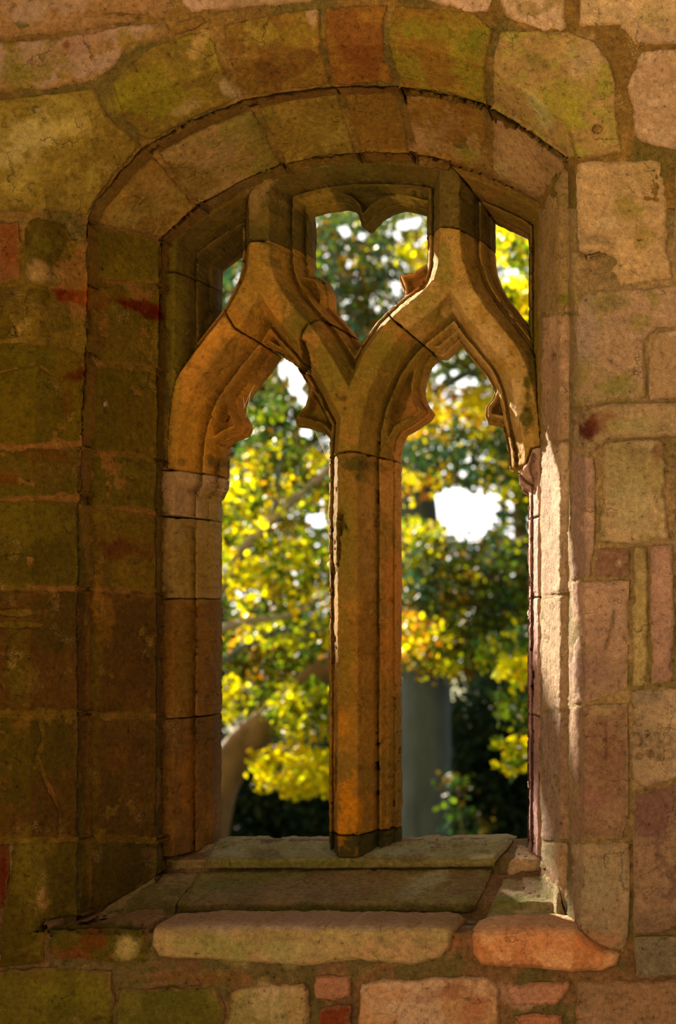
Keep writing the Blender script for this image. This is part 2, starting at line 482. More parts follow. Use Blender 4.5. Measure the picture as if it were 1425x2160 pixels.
FEAT = np.vstack([resample(c, 4.0, False) for c in CURV] + [np.column_stack([np.arange(92, 1330, 4.0), np.full(len(np.arange(92, 1330, 4.0)), yy)]) for yy in (1772, 1778, 1811.5, 1833.5, 1905, 1926, 1950, 1952.5, 1955, 1957.5, 1960, 1962.5, 1965, 1968)])

def normals_of(V, T):
    n = np.cross(V[T[:, 1]] - V[T[:, 0]], V[T[:, 2]] - V[T[:, 0]])
    N = np.zeros_like(V)
    for i in range(3):
        np.add.at(N, T[:, i], n)
    return N / np.maximum(np.linalg.norm(N, axis=1, keepdims=True), 1e-12)

def stone(name, poly, base, parent, step=4.6, second=None, lichen=None, edge=None, R=5.0, rdeep=None, rough=0.006, wob=1.6, raise_=0.0, thick=0.12,
          depth=None, holes=(), cracks=(), mat=None, seed=None, curve=False, var=0.16, bulge=0.0, fine=0.0018, relief=None, k=1.0, fscale=7.0):
    """one block: its outline at its own depth, worn edges, rough face, and a body behind"""
    seed = int(abs(poly[0][0] * 13 + poly[0][1] * 7)) % 997 if seed is None else seed
    B = resample(poly, step)
    if wob:
        W3 = np.column_stack([B, np.zeros(len(B))])
        B = B + wob * np.column_stack([fbm(W3, 0.045, 4, seed, 0.6), fbm(W3, 0.045, 4, seed + 50, 0.6)]) * 2.0
    lo, hi = B.min(0), B.max(0)
    gx = np.arange(lo[0], hi[0], step)
    gy = np.arange(lo[1], hi[1], step * 0.866)
    G = np.array([(x + (step / 2 if j & 1 else 0), y) for j, y in enumerate(gy) for x in gx]).reshape(-1, 2)
    if len(G):
        G = G + np.random.default_rng(seed).uniform(-.18, .18, G.shape) * step
    ex = [FEAT[(FEAT[:, 0] > lo[0]) & (FEAT[:, 0] < hi[0]) & (FEAT[:, 1] > lo[1]) & (FEAT[:, 1] < hi[1])]]
    for (hx, hy, hr) in holes:
        for q, m in ((0.0, 1), (0.5, 7), (0.8, 11), (0.95, 14), (1.08, 15), (1.3, 15)):
            ex.append(np.array([(hx + hr * q * math.cos(2 * math.pi * i / m), hy + hr * q * math.sin(2 * math.pi * i / m)) for i in range(m)]))
    for cr in cracks:
        L = resample(cr[0], 2.5, False)
        ex += [L, L + [1.6, .4], L - [1.6, .4]]
    ex = np.vstack(ex)
    if len(ex):
        ex = ex[inside(ex, B)]
    if len(ex):
        ex = ex[seg_dist(ex, B, True) > step * 0.5]
    if len(G):
        G = G[inside(G, B)]
    if len(G):
        G = G[seg_dist(G, B, True) > step * 0.55]
    if len(ex) and len(G):
        keep = np.ones(len(G), bool)
        for i in range(0, len(G), 2000):
            q = G[i:i + 2000]
            keep[i:i + 2000] = (((q[:, None] - ex[None]) ** 2).sum(2).min(1) > (step * 0.5) ** 2)
        G = G[keep]
    pts = np.vstack([B] + ([ex] if len(ex) else []) + ([G] if len(G) else []))
    nb = len(B)
    res = delaunay_2d_cdt([Vector(p) for p in pts], [(i, (i + 1) % nb) for i in range(nb)], [], 1, 1e-4)
    P = np.array([tuple(v) for v in res[0]])
    T = np.array([f for f in res[2] if len(f) == 3])
    bidx = {}
    for i, og in enumerate(res[3]):
        for q in og:
            if q < nb:
                bidx[q] = i
    loop = []
    for i in range(nb):
        j = bidx.get(i)
        if j is not None and (not loop or loop[-1] != j):
            loop.append(j)
    dep = D if depth is None else depth
    d = seg_dist(P, B, True)
    y = dep(P) - raise_
    if relief is not None:
        y = y + relief(P)
    V = W(P[:, 0], P[:, 1], y)
    # triangles face the camera
    n0 = np.cross(V[T[:, 1]] - V[T[:, 0]], V[T[:, 2]] - V[T[:, 0]])
    fl = n0[:, 1] > 0
    T[fl] = T[fl][:, ::-1]
    N = normals_of(V, T)
    rd = (R / 700.0) if rdeep is None else rdeep
    t = np.clip(1 - d / R, 0, 1)
    h = -rd * (1 - np.sqrt(np.clip(1 - t * t, 0, 1)))
    h = h + rough * fbm(V, fscale, 5, seed + 1, 0.55) + fine * fbm(V, 55.0, 3, seed + 2, 0.6)
    ch = fbm(V, 18.0, 4, seed + 4, 0.6)
    h = h - 0.9 * rough * ss(ch, 0.22, 0.42) * ss(14 - d, 0, 14)
    if bulge:
        h = h + bulge * (1 - np.clip(1 - d / (0.5 * max(d.max(), 1)), 0, 1) ** 2)
    for (hx, hy, hr) in holes:
        q = np.hypot(P[:, 0] - hx, P[:, 1] - hy) / hr
        h = h - 0.05 * ss(1.05 - q, 0, 0.18)
    for (cl, cw, cd) in cracks:
        q = seg_dist(P, cl)
        h = h - cd * np.exp(-(q / cw) ** 2)
    V = V + N * h[:, None]
    col = paint(P, V, base, second, lichen, d, edge, var, seed, k)
    F = [tuple(f) for f in T]
    n = len(V)
    m = len(loop)
    back = V[loop] + [0, thick, 0]
    Vs = np.vstack([V, V[loop], back])
    cs = np.vstack([col, col[loop], col[loop]])
    # winding of the boundary loop decides which way the sides face
    area = np.sum(P[loop][:, 0] * np.roll(P[loop][:, 1], -1) - np.roll(P[loop][:, 0], -1) * P[loop][:, 1])
    for i in range(m):
        a, b = n + i, n + (i + 1) % m
        q = (a, b, b + m, a + m)
        F.append(q if area < 0 else q[::-1])
    return make_mesh(name, Vs, F, cs, mat or M_WALL, parent)

# ------------------------------------------------------------------ large structure
wall_left = empty('wall_left', W(90, 1500, WALL_Y), 'left stretch of olive stained sandstone wall beside the window', 'wall', kind='structure')
wall_right = empty('wall_right', W(1330, 1200, WALL_Y), 'right stretch of pink sandstone rubble wall beside the window', 'wall', kind='structure')
wall_top = empty('wall_top', W(700, 0, WALL_Y), 'sandstone wall above the window arch', 'wall', kind='structure')
wall_bottom = empty('wall_bottom', W(700, 2100, WALL_Y), 'sandstone wall below the window sill', 'wall', kind='structure')

def mortar(name, poly, parent, base, second=None, off=0.012, step=7.0, k=1.0):
    return stone(name, poly, base, parent, step=step, second=second, R=1.0, rdeep=0.0, rough=0.006, wob=0, raise_=-off, thick=0.02, mat=M_MORT, fine=0.003, var=0.22, k=k, fscale=16.0)

c5l = [(343, 1780), (343, 960), (345, 700), (349, 508)]
c5a = [(349, 508), (358, 498), (420, 442), (505, 395), (600, 358), (675, 342), (758, 334), (866, 336), (945, 352), (1026, 377), (1080, 402), (1130, 428), (1137, 440)]
mortar('mortar_bed', [(-160, 1780)] + c5l + [(-160, 508)], wall_left, (92, 66, 12), (120, 76, 24), off=0.004, step=5.5, k=KL)
mortar('mortar_bed', [(-160, 508)] + c5a + [(1137, 440), (1600, 440), (1600, -120), (-160, -120)], wall_top, (112, 74, 24), (88, 66, 20), off=0.008)
mortar('mortar_bed', [(1137, 440), (1138, 1780), (1600, 1780), (1600, 440)], wall_right, (138, 98, 48), (112, 84, 34), off=0.010, k=1.15)
mortar('mortar_bed', [(-160, 1780), (345, 1780), (345, 1772), (1136, 1770), (1137, 1780), (1600, 1780), (1600, 2300), (-160, 2300)], wall_bottom, (118, 76, 36), (96, 74, 30), off=0.013)

def box(name, x0, x1, y0, y1, z0, z1, mat, parent=None):
    V = [(x, y, z) for x in (x0, x1) for y in (y0, y1) for z in (z0, z1)]
    F = [(0, 1, 3, 2), (4, 6, 7, 5), (0, 4, 5, 1), (2, 3, 7, 6), (0, 2, 6, 4), (1, 5, 7, 3)]
    return make_mesh(name, V, F, None, mat, parent, False)

M_RUBBLE = simple_material('rubble_wall', tuple(alb((128, 92, 50))), tuple(alb((92, 70, 30))), 5.0)
M_FLOOR = simple_material('flagstones', (0.55, 0.39, 0.21), (0.46, 0.33, 0.17), 3.0)
M_GROUND = simple_material('turf', (0.05, 0.07, 0.02), (0.10, 0.09, 0.03), 2.0)
def uX(u): return (u - CX) / 700.0
def vZ(v): return CAMZ + (CY - v) / 700.0
X0, X1, ZT = -2.9, 1.8, 3.5
box('core', X0, uX(318), 0.18, 0.5, 0, ZT, M_RUBBLE, wall_left)
box('core', uX(1185), X1, 0.18, 0.5, 0, ZT, M_RUBBLE, wall_right)
box('core', uX(318), uX(1185), 0.24, 0.5, vZ(318), ZT, M_RUBBLE, wall_top)
box('core', uX(318), uX(1185), 0.16, 0.5, 0, vZ(1870), M_RUBBLE, wall_bottom)
eL, eR = W(-158, 0, WALL_Y)[0], W(1598, 0, WALL_Y)[0]
eT, eB = W(0, -118, WALL_Y)[2], W(0, 2298, WALL_Y)[2]
box('core', X0, eL, WALL_Y, 0.2, 0, ZT, M_RUBBLE, wall_left)
box('core', eR, X1, WALL_Y, 0.2, 0, ZT, M_RUBBLE, wall_right)
box('core', eL, eR, WALL_Y, 0.26, eT, ZT, M_RUBBLE, wall_top)
box('core', eL, eR, WALL_Y + 0.01, 0.18, 0, eB, M_RUBBLE, wall_bottom)
wi = box('wall_shade', -2.75, -2.35, -1.7, -0.45, 0, ZT, M_RUBBLE)  # unseen wall, added to keep sky light off the left stones
tag(wi, 'unseen side wall added at the left end of the window wall to shade it', 'wall', kind='structure')
fl_ = box('floor', -14.0, 30.0, -40.0, 0.5, -0.2, 0.0, M_FLOOR)
tag(fl_, 'stone flagged floor of the roofless room', 'floor', kind='structure')
gr_ = box('ground', -90, 60, 0.5, 120, -3.6, -3.2, M_GROUND)
tag(gr_, 'grassy ground outside below the window', 'ground', kind='structure')

# ------------------------------------------------------------------ wall stones
EL = (118, 80, 20)      # mortar smear on the olive stones
ER = (150, 108, 56)
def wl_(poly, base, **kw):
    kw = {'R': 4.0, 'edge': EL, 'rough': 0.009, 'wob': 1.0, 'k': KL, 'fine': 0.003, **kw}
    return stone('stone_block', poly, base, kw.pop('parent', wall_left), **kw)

flat_ = lambda P: np.full(len(P), WALL_Y)
uncut = lambda P: WALL_Y + 0.13 * ss(P[:, 0], 70, 196)
def bump_list(lst):
    def f(P):
        y = np.zeros(len(P))
        for (x, yy, rx, ry, a) in lst:
            q = ((P[:, 0] - x) / rx) ** 2 + ((P[:, 1] - yy) / ry) ** 2
            y += a * np.exp(-q * q)
        return y
    return f

# --- left of the window
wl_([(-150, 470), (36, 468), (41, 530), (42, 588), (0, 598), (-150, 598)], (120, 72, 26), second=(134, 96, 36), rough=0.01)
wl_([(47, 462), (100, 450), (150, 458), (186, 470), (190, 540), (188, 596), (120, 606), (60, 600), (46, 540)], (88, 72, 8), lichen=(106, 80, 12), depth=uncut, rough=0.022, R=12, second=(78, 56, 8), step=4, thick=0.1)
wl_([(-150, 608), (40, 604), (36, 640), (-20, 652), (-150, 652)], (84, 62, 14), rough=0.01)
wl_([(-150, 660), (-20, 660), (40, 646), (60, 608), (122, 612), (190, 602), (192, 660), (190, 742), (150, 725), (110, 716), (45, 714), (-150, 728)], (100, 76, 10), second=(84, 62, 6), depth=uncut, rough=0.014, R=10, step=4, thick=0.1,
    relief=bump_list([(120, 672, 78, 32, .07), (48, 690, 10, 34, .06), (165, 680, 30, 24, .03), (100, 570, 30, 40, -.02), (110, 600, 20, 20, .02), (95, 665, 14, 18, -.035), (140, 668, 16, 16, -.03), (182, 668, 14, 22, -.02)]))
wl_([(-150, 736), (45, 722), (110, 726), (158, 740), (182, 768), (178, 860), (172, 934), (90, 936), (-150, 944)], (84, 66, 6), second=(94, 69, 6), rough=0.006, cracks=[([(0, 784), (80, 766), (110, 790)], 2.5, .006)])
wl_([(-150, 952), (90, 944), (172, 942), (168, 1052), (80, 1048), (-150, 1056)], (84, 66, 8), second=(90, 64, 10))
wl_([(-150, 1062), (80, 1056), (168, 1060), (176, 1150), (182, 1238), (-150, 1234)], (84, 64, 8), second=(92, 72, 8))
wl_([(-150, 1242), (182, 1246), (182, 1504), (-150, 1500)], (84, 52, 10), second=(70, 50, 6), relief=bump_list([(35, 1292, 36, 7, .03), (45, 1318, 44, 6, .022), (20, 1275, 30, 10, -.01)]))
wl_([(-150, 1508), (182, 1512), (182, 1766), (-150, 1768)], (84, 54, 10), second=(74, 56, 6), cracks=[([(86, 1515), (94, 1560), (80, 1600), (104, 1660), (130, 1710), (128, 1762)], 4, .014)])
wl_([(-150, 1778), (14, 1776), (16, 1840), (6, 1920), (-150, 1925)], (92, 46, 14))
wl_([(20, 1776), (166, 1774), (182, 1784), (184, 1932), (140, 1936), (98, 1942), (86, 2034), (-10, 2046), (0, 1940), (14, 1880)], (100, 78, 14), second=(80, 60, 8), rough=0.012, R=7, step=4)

# --- above the window
def wt(poly, base, **kw):
    kw = {'R': 6.0, 'edge': (128, 84, 34), 'rough': 0.012, 'wob': 2.0, 'k': 1.12, **kw}
    return stone('stone_block', poly, base, wall_top, **kw)
wt([(-150, -110), (358, -110), (360, 4), (356, 36), (250, 46), (170, 62), (60, 76), (-150, 84)], (152, 100, 46), second=(164, 116, 68), relief=bump_list([(250, 30, 60, 8, .012)]))
wt([(-150, 92), (60, 84), (170, 70), (300, 48), (354, 42), (358, 62), (330, 84), (270, 94), (238, 136), (200, 170), (100, 186), (-150, 204)], (146, 98, 44), second=(166, 118, 74), lichen=(130, 98, 20))
wt([(370, 46), (424, 34), (432, 46), (414, 58), (368, 68)], (128, 84, 24), R=4)
wt([(384, -110), (800, -110), (790, -20), (704, -4), (560, 10), (400, 26), (382, 4)], (168, 118, 66), second=(182, 130, 80))
wt([(810, -110), (1048, -110), (1036, 4), (1030, 22), (1000, 27), (960, 16), (900, -2), (812, -14)], (184, 132, 80))
wt([(1056, -110), (1200, -110), (1192, 20), (1196, 50), (1184, 66), (1142, 65), (1066, 32), (1054, 4)], (182, 132, 78), lichen=(150, 108, 44))
wt([(1222, -110), (1590, -110), (1590, 90), (1430, 92), (1342, 92), (1318, 70), (1306, 50), (1250, 52), (1220, 54)], (178, 130, 70), second=(168, 120, 70))
wt([(1352, 106), (1430, 98), (1590, 98), (1590, 320), (1430, 316), (1352, 298), (1336, 280), (1330, 230), (1320, 180), (1340, 130)], (182, 132, 78), second=(168, 118, 66))

# --- right of the window
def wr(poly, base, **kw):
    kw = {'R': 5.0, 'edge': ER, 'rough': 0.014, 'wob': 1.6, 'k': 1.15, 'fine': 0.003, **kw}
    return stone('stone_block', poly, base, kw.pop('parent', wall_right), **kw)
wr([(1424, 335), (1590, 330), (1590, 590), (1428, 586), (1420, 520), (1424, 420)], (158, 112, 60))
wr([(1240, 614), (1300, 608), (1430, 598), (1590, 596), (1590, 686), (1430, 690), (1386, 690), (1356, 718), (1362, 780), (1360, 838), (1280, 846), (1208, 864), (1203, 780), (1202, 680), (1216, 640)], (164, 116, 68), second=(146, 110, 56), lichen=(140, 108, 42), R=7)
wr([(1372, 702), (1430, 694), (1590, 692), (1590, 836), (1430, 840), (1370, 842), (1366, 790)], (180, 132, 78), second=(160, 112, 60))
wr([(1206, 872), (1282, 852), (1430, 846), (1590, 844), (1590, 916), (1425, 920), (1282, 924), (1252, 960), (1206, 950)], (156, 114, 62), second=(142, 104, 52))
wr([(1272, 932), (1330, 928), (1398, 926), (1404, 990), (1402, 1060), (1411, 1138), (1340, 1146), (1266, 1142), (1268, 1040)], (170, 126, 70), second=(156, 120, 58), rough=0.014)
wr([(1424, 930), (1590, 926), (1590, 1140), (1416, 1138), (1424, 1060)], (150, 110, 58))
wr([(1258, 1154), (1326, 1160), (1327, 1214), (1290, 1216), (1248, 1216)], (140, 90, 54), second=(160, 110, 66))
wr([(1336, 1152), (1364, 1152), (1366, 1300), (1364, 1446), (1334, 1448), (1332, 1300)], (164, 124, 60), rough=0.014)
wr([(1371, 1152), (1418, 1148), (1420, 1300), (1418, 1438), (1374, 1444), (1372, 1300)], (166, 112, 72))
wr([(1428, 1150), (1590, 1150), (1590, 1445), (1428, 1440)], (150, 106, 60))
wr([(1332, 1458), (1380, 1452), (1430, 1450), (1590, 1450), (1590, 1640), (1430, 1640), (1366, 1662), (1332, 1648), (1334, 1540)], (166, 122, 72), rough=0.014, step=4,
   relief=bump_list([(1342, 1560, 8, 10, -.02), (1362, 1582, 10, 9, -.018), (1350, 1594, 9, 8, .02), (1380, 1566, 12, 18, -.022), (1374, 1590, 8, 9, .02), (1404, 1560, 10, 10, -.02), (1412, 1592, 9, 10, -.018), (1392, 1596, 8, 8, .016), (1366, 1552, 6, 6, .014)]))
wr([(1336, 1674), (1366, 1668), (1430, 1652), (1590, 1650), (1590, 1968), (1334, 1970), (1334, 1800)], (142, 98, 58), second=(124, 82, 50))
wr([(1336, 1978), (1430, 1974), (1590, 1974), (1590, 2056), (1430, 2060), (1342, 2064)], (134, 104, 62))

# --- below the sill
def wb_(poly, base, **kw):
    kw = {'R': 9.0, 'edge': (150, 96, 48), 'rough': 0.015, 'wob': 3.2, 'raise_': 0.004, 'fine': 0.003, **kw}
    return stone('stone_block', poly, base, wall_bottom, **kw)
wb_([(102, 1946), (200, 1948), (304, 1958), (312, 1990), (300, 2036), (240, 2034), (150, 2026), (108, 2026), (92, 1990)], (92, 70, 14), second=(120, 66, 18), rough=0.022, R=10, step=4)
wb_([(316, 1958), (420, 1951), (640, 1952), (800, 1953), (940, 1955), (954, 1972), (950, 2006), (928, 2030), (862, 2044), (760, 2034), (640, 2044), (480, 2036), (330, 2024), (312, 1996)], (166, 124, 62), second=(178, 128, 66), rough=0.012, R=16, rdeep=0.05, depth=flat_, raise_=0.012, wob=2.0)
wb_([(-150, 2056), (100, 2044), (230, 2048), (236, 2120), (240, 2290), (-150, 2290)], (112, 86, 18), second=(92, 66, 14))
wb_([(244, 2092), (330, 2086), (450, 2082), (468, 2130), (460, 2290), (246, 2290)], (104, 82, 20), second=(124, 96, 30))
wb_([(484, 2096), (520, 2082), (636, 2076), (650, 2096), (648, 2150), (654, 2290), (474, 2290), (470, 2170)], (172, 126, 62), second=(150, 118, 52), rough=0.018)
wb_([(660, 2064), (700, 2060), (738, 2062), (737, 2108), (700, 2112), (662, 2110)], (172, 104, 60), R=6)
wb_([(670, 2128), (735, 2122), (736, 2290), (668, 2290)], (130, 52, 20), R=7)
wb_([(756, 2080), (800, 2070), (900, 2066), (1036, 2064), (1052, 2090), (1052, 2160), (1050, 2290), (752, 2290), (752, 2150)], (186, 122, 66), second=(204, 146, 92), rough=0.014)
wb_([(1066, 2086), (1110, 2074), (1198, 2072), (1196, 2092), (1178, 2122), (1130, 2126), (1078, 2124)], (182, 112, 64), rough=0.02, R=8)
wb_([(1082, 2146), (1130, 2138), (1184, 2146), (1186, 2200), (1180, 2290), (1080, 2290)], (176, 100, 54))
wb_([(1216, 2072), (1340, 2072), (1430, 2066), (1590, 2064), (1590, 2290), (1214, 2290), (1210, 2150)], (156, 104, 58), second=(140, 96, 52))

# ------------------------------------------------------------------ the arch: two rings of voussoirs
arch = empty('window_arch', W(700, 200, -0.4), 'golden sandstone window arch of two chamfered rings of wedge stones', 'arch')
def vs(poly, base, **kw):
    kw = {'R': 4.5, 'rdeep': 0.009, 'edge': (112, 72, 24), 'rough': 0.008, 'wob': 1.6, 'step': 4.4, 'thick': 0.16, **kw}
    return stone('voussoir', poly, base, arch, **kw)
vs([(-150, 212), (20, 206), (197, 184), (212, 222), (232, 250), (298, 307), (240, 372), (200, 425), (186, 456), (100, 442), (20, 446), (-150, 452)], (118, 84, 20), second=(132, 96, 26), lichen=(146, 112, 34), holes=[(77, 230, 8), (25, 376, 9)])
vs([(232, 172), (315, 96), (400, 68), (440, 58), (452, 90), (470, 145), (508, 208), (405, 254), (310, 304), (255, 240)], (116, 82, 20), second=(132, 98, 24), lichen=(120, 98, 14))
vs([(466, 48), (560, 30), (672, 14), (673, 60), (678, 110), (696, 180), (610, 191), (524, 207), (497, 165), (480, 118)], (122, 80, 20), second=(110, 66, 18), lichen=(134, 102, 26))
vs([(686, 14), (750, 8), (816, 8), (806, 60), (812, 110), (832, 178), (770, 179), (704, 181), (692, 130), (684, 70)], (126, 76, 18), second=(116, 62, 16))
vs([(830, 10), (920, 14), (1000, 22), (1038, 60), (1028, 110), (1022, 150), (1026, 226), (940, 203), (846, 188), (824, 120), (818, 70)], (126, 88, 20), second=(124, 78, 18), lichen=(124, 100, 18))
vs([(1052, 66), (1120, 62), (1200, 64), (1250, 82), (1286, 130), (1303, 180), (1304, 250), (1310, 320), (1270, 326), (1194, 337), (1113, 275), (1038, 232), (1036, 150), (1042, 110)], (148, 104, 44), second=(140, 108, 38), lichen=(138, 114, 30), holes=[(1260, 271, 10)], cracks=[([(1292, 130), (1300, 180), (1302, 250)], 3, .02)])
vs([(320, 328), (345, 352), (380, 396), (412, 436), (356, 494), (346, 504), (206, 474), (200, 458), (250, 398)], (134, 90, 26), second=(124, 82, 24), lichen=(140, 104, 36))
vs([(332, 320), (420, 272), (528, 229), (545, 255), (590, 345), (597, 356), (505, 393), (422, 438), (380, 386)], (126, 88, 28), second=(140, 98, 42), lichen=(116, 92, 26))
vs([(541, 225), (620, 207), (711, 197), (722, 232), (754, 332), (675, 341), (606, 356), (572, 290)], (128, 90, 24), second=(112, 80, 20), lichen=(140, 106, 34))
vs([(724, 196), (780, 193), (837, 191), (848, 240), (866, 334), (800, 333), (765, 333), (738, 250)], (124, 80, 20), second=(116, 76, 20))
vs([(850, 193), (935, 207), (1025, 231), (1022, 290), (1027, 375), (945, 350), (878, 335), (860, 250)], (130, 84, 24), second=(118, 72, 16), lichen=(144, 100, 46))
vs([(1036, 234), (1108, 279), (1186, 338), (1192, 354), (1160, 388), (1137, 430), (1130, 427), (1080, 401), (1036, 380), (1034, 300)], (148, 102, 50), second=(138, 96, 40), lichen=(152, 120, 60))

# ------------------------------------------------------------------ jambs
jl = empty('window_jamb', W(260, 1930, -0.25), 'dark olive stone jamb splayed along the shaded left side of the window', 'jamb', kind='thing')
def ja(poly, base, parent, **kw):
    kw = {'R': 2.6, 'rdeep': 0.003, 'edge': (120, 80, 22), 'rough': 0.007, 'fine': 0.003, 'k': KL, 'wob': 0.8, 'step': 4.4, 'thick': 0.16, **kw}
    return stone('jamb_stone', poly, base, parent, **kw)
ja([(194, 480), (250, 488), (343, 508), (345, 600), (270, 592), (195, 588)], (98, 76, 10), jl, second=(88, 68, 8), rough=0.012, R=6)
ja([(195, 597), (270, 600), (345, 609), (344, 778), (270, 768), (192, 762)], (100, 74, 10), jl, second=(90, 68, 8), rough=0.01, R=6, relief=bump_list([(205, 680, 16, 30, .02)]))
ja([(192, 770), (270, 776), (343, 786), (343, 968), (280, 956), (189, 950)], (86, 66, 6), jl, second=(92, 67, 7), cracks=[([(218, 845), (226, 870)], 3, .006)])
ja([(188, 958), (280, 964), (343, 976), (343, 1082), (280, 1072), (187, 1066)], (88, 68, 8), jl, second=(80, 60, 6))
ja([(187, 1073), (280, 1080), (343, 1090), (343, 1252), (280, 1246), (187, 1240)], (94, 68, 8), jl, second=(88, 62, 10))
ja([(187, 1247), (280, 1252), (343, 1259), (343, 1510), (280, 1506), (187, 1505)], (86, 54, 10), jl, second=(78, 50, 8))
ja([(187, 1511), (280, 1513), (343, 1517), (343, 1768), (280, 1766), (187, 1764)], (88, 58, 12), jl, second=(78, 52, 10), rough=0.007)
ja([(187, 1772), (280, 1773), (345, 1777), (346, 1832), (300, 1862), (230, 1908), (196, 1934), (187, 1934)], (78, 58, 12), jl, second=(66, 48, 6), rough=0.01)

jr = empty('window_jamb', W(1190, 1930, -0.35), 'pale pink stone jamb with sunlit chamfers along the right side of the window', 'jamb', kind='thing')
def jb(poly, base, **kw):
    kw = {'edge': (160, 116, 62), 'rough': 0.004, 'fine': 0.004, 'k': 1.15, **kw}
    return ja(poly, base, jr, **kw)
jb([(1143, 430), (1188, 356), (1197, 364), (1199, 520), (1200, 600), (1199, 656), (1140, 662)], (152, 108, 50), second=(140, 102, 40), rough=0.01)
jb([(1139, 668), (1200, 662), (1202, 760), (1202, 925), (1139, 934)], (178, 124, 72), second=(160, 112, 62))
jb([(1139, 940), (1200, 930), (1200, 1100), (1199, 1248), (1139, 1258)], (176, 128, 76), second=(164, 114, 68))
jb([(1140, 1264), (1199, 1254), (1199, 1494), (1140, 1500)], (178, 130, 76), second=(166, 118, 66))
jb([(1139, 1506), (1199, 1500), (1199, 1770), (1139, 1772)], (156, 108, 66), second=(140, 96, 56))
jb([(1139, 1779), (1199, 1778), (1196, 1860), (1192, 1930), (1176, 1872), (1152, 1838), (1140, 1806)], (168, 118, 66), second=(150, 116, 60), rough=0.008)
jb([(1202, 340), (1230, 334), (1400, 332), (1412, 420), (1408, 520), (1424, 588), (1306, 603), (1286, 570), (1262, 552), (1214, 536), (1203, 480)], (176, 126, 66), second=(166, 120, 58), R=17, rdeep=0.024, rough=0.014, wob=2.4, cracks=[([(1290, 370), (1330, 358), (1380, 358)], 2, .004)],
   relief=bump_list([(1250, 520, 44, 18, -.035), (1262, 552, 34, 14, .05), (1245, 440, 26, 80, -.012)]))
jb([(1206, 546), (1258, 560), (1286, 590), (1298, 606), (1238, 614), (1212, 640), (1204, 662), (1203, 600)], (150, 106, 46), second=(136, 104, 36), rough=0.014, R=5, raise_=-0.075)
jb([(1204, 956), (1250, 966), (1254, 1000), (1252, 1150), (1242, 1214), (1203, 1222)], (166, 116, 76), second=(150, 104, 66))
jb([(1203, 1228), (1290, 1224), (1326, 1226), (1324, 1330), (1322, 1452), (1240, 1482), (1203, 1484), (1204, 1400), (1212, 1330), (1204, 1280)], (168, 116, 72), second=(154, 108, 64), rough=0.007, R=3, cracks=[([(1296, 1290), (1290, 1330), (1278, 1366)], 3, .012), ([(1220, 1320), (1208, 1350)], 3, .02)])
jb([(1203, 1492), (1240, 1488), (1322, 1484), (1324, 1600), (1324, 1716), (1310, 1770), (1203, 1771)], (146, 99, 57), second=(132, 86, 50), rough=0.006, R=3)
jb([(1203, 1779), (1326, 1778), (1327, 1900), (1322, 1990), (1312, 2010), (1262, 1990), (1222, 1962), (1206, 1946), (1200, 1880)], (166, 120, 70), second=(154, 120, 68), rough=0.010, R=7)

# ------------------------------------------------------------------ sill
sill = empty('window_sill', W(720, 1930, -0.24), 'stepped sloping stone window sill with mossy slabs', 'sill', kind='thing')
def si(name, poly, base, **kw):
    kw = {'R': 4.0, 'rdeep': 0.006, 'edge': (124, 92, 44), 'rough': 0.006, 'wob': 1.2, 'step': 4.2, 'thick': 0.10, 'k': 0.7, **kw}
    return stone(name, poly, base, sill, **kw)
def slab_depth(knots):
    K = np.array(knots)
    return lambda P: np.interp(P[:, 1], K[:, 0], K[:, 1])
si('sill_slab', [(456, 1772), (700, 1771), (1060, 1767), (1081, 1772), (1066, 1790), (1046, 1812), (1040, 1829), (700, 1832), (430, 1832), (432, 1812)], (104, 80, 32), second=(118, 94, 42), lichen=(122, 100, 46), raise_=0.012,
   depth=slab_depth([(1760, .16), (1771, .13), (1811, -.035), (1814, -.042), (1834, -.040)]))
si('sill_slab', [(424, 1836), (700, 1834), (1034, 1832), (1030, 1850), (1004, 1904), (1000, 1922), (980, 1927), (700, 1926), (374, 1927), (372, 1906), (390, 1880)], (108, 77, 36), second=(94, 72, 26), lichen=(116, 92, 38), raise_=0.016,
   depth=slab_depth([(1830, -.03), (1836, -.042), (1903, -.236), (1907, -.245), (1928, -.24)]))
si('corner_stone', [(350, 1782), (400, 1778), (454, 1776), (434, 1812), (426, 1831), (390, 1832), (351, 1834)], (118, 84, 40), second=(140, 94, 54), rough=0.016)
si('corner_stone', [(346, 1840), (380, 1836), (420, 1838), (385, 1885), (370, 1908), (366, 1934), (280, 1938), (194, 1940), (232, 1910)], (106, 80, 34), second=(130, 92, 48), rough=0.016, R=6)
si('corner_stone', [(1090, 1777), (1136, 1781), (1146, 1832), (1104, 1838), (1064, 1844)], (158, 112, 62), second=(134, 108, 50), rough=0.012, R=7)
si('corner_stone', [(1060, 1850), (1104, 1846), (1150, 1841), (1178, 1876), (1193, 1934), (1200, 1954), (1100, 1958), (1018, 1954), (1040, 1900)], (140, 106, 56), second=(124, 102, 46), rough=0.016, R=8)
si('ledge_stone', [(988, 1972), (1012, 1962), (1100, 1958), (1212, 1960), (1262, 1998), (1308, 2016), (1300, 2044), (1270, 2058), (1200, 2058), (1080, 2048), (1012, 2044), (990, 2016)], (170, 98, 46), second=(190, 122, 64), rough=0.020, R=20, rdeep=0.06, depth=flat_, raise_=0.02, edge=(176, 116, 62))

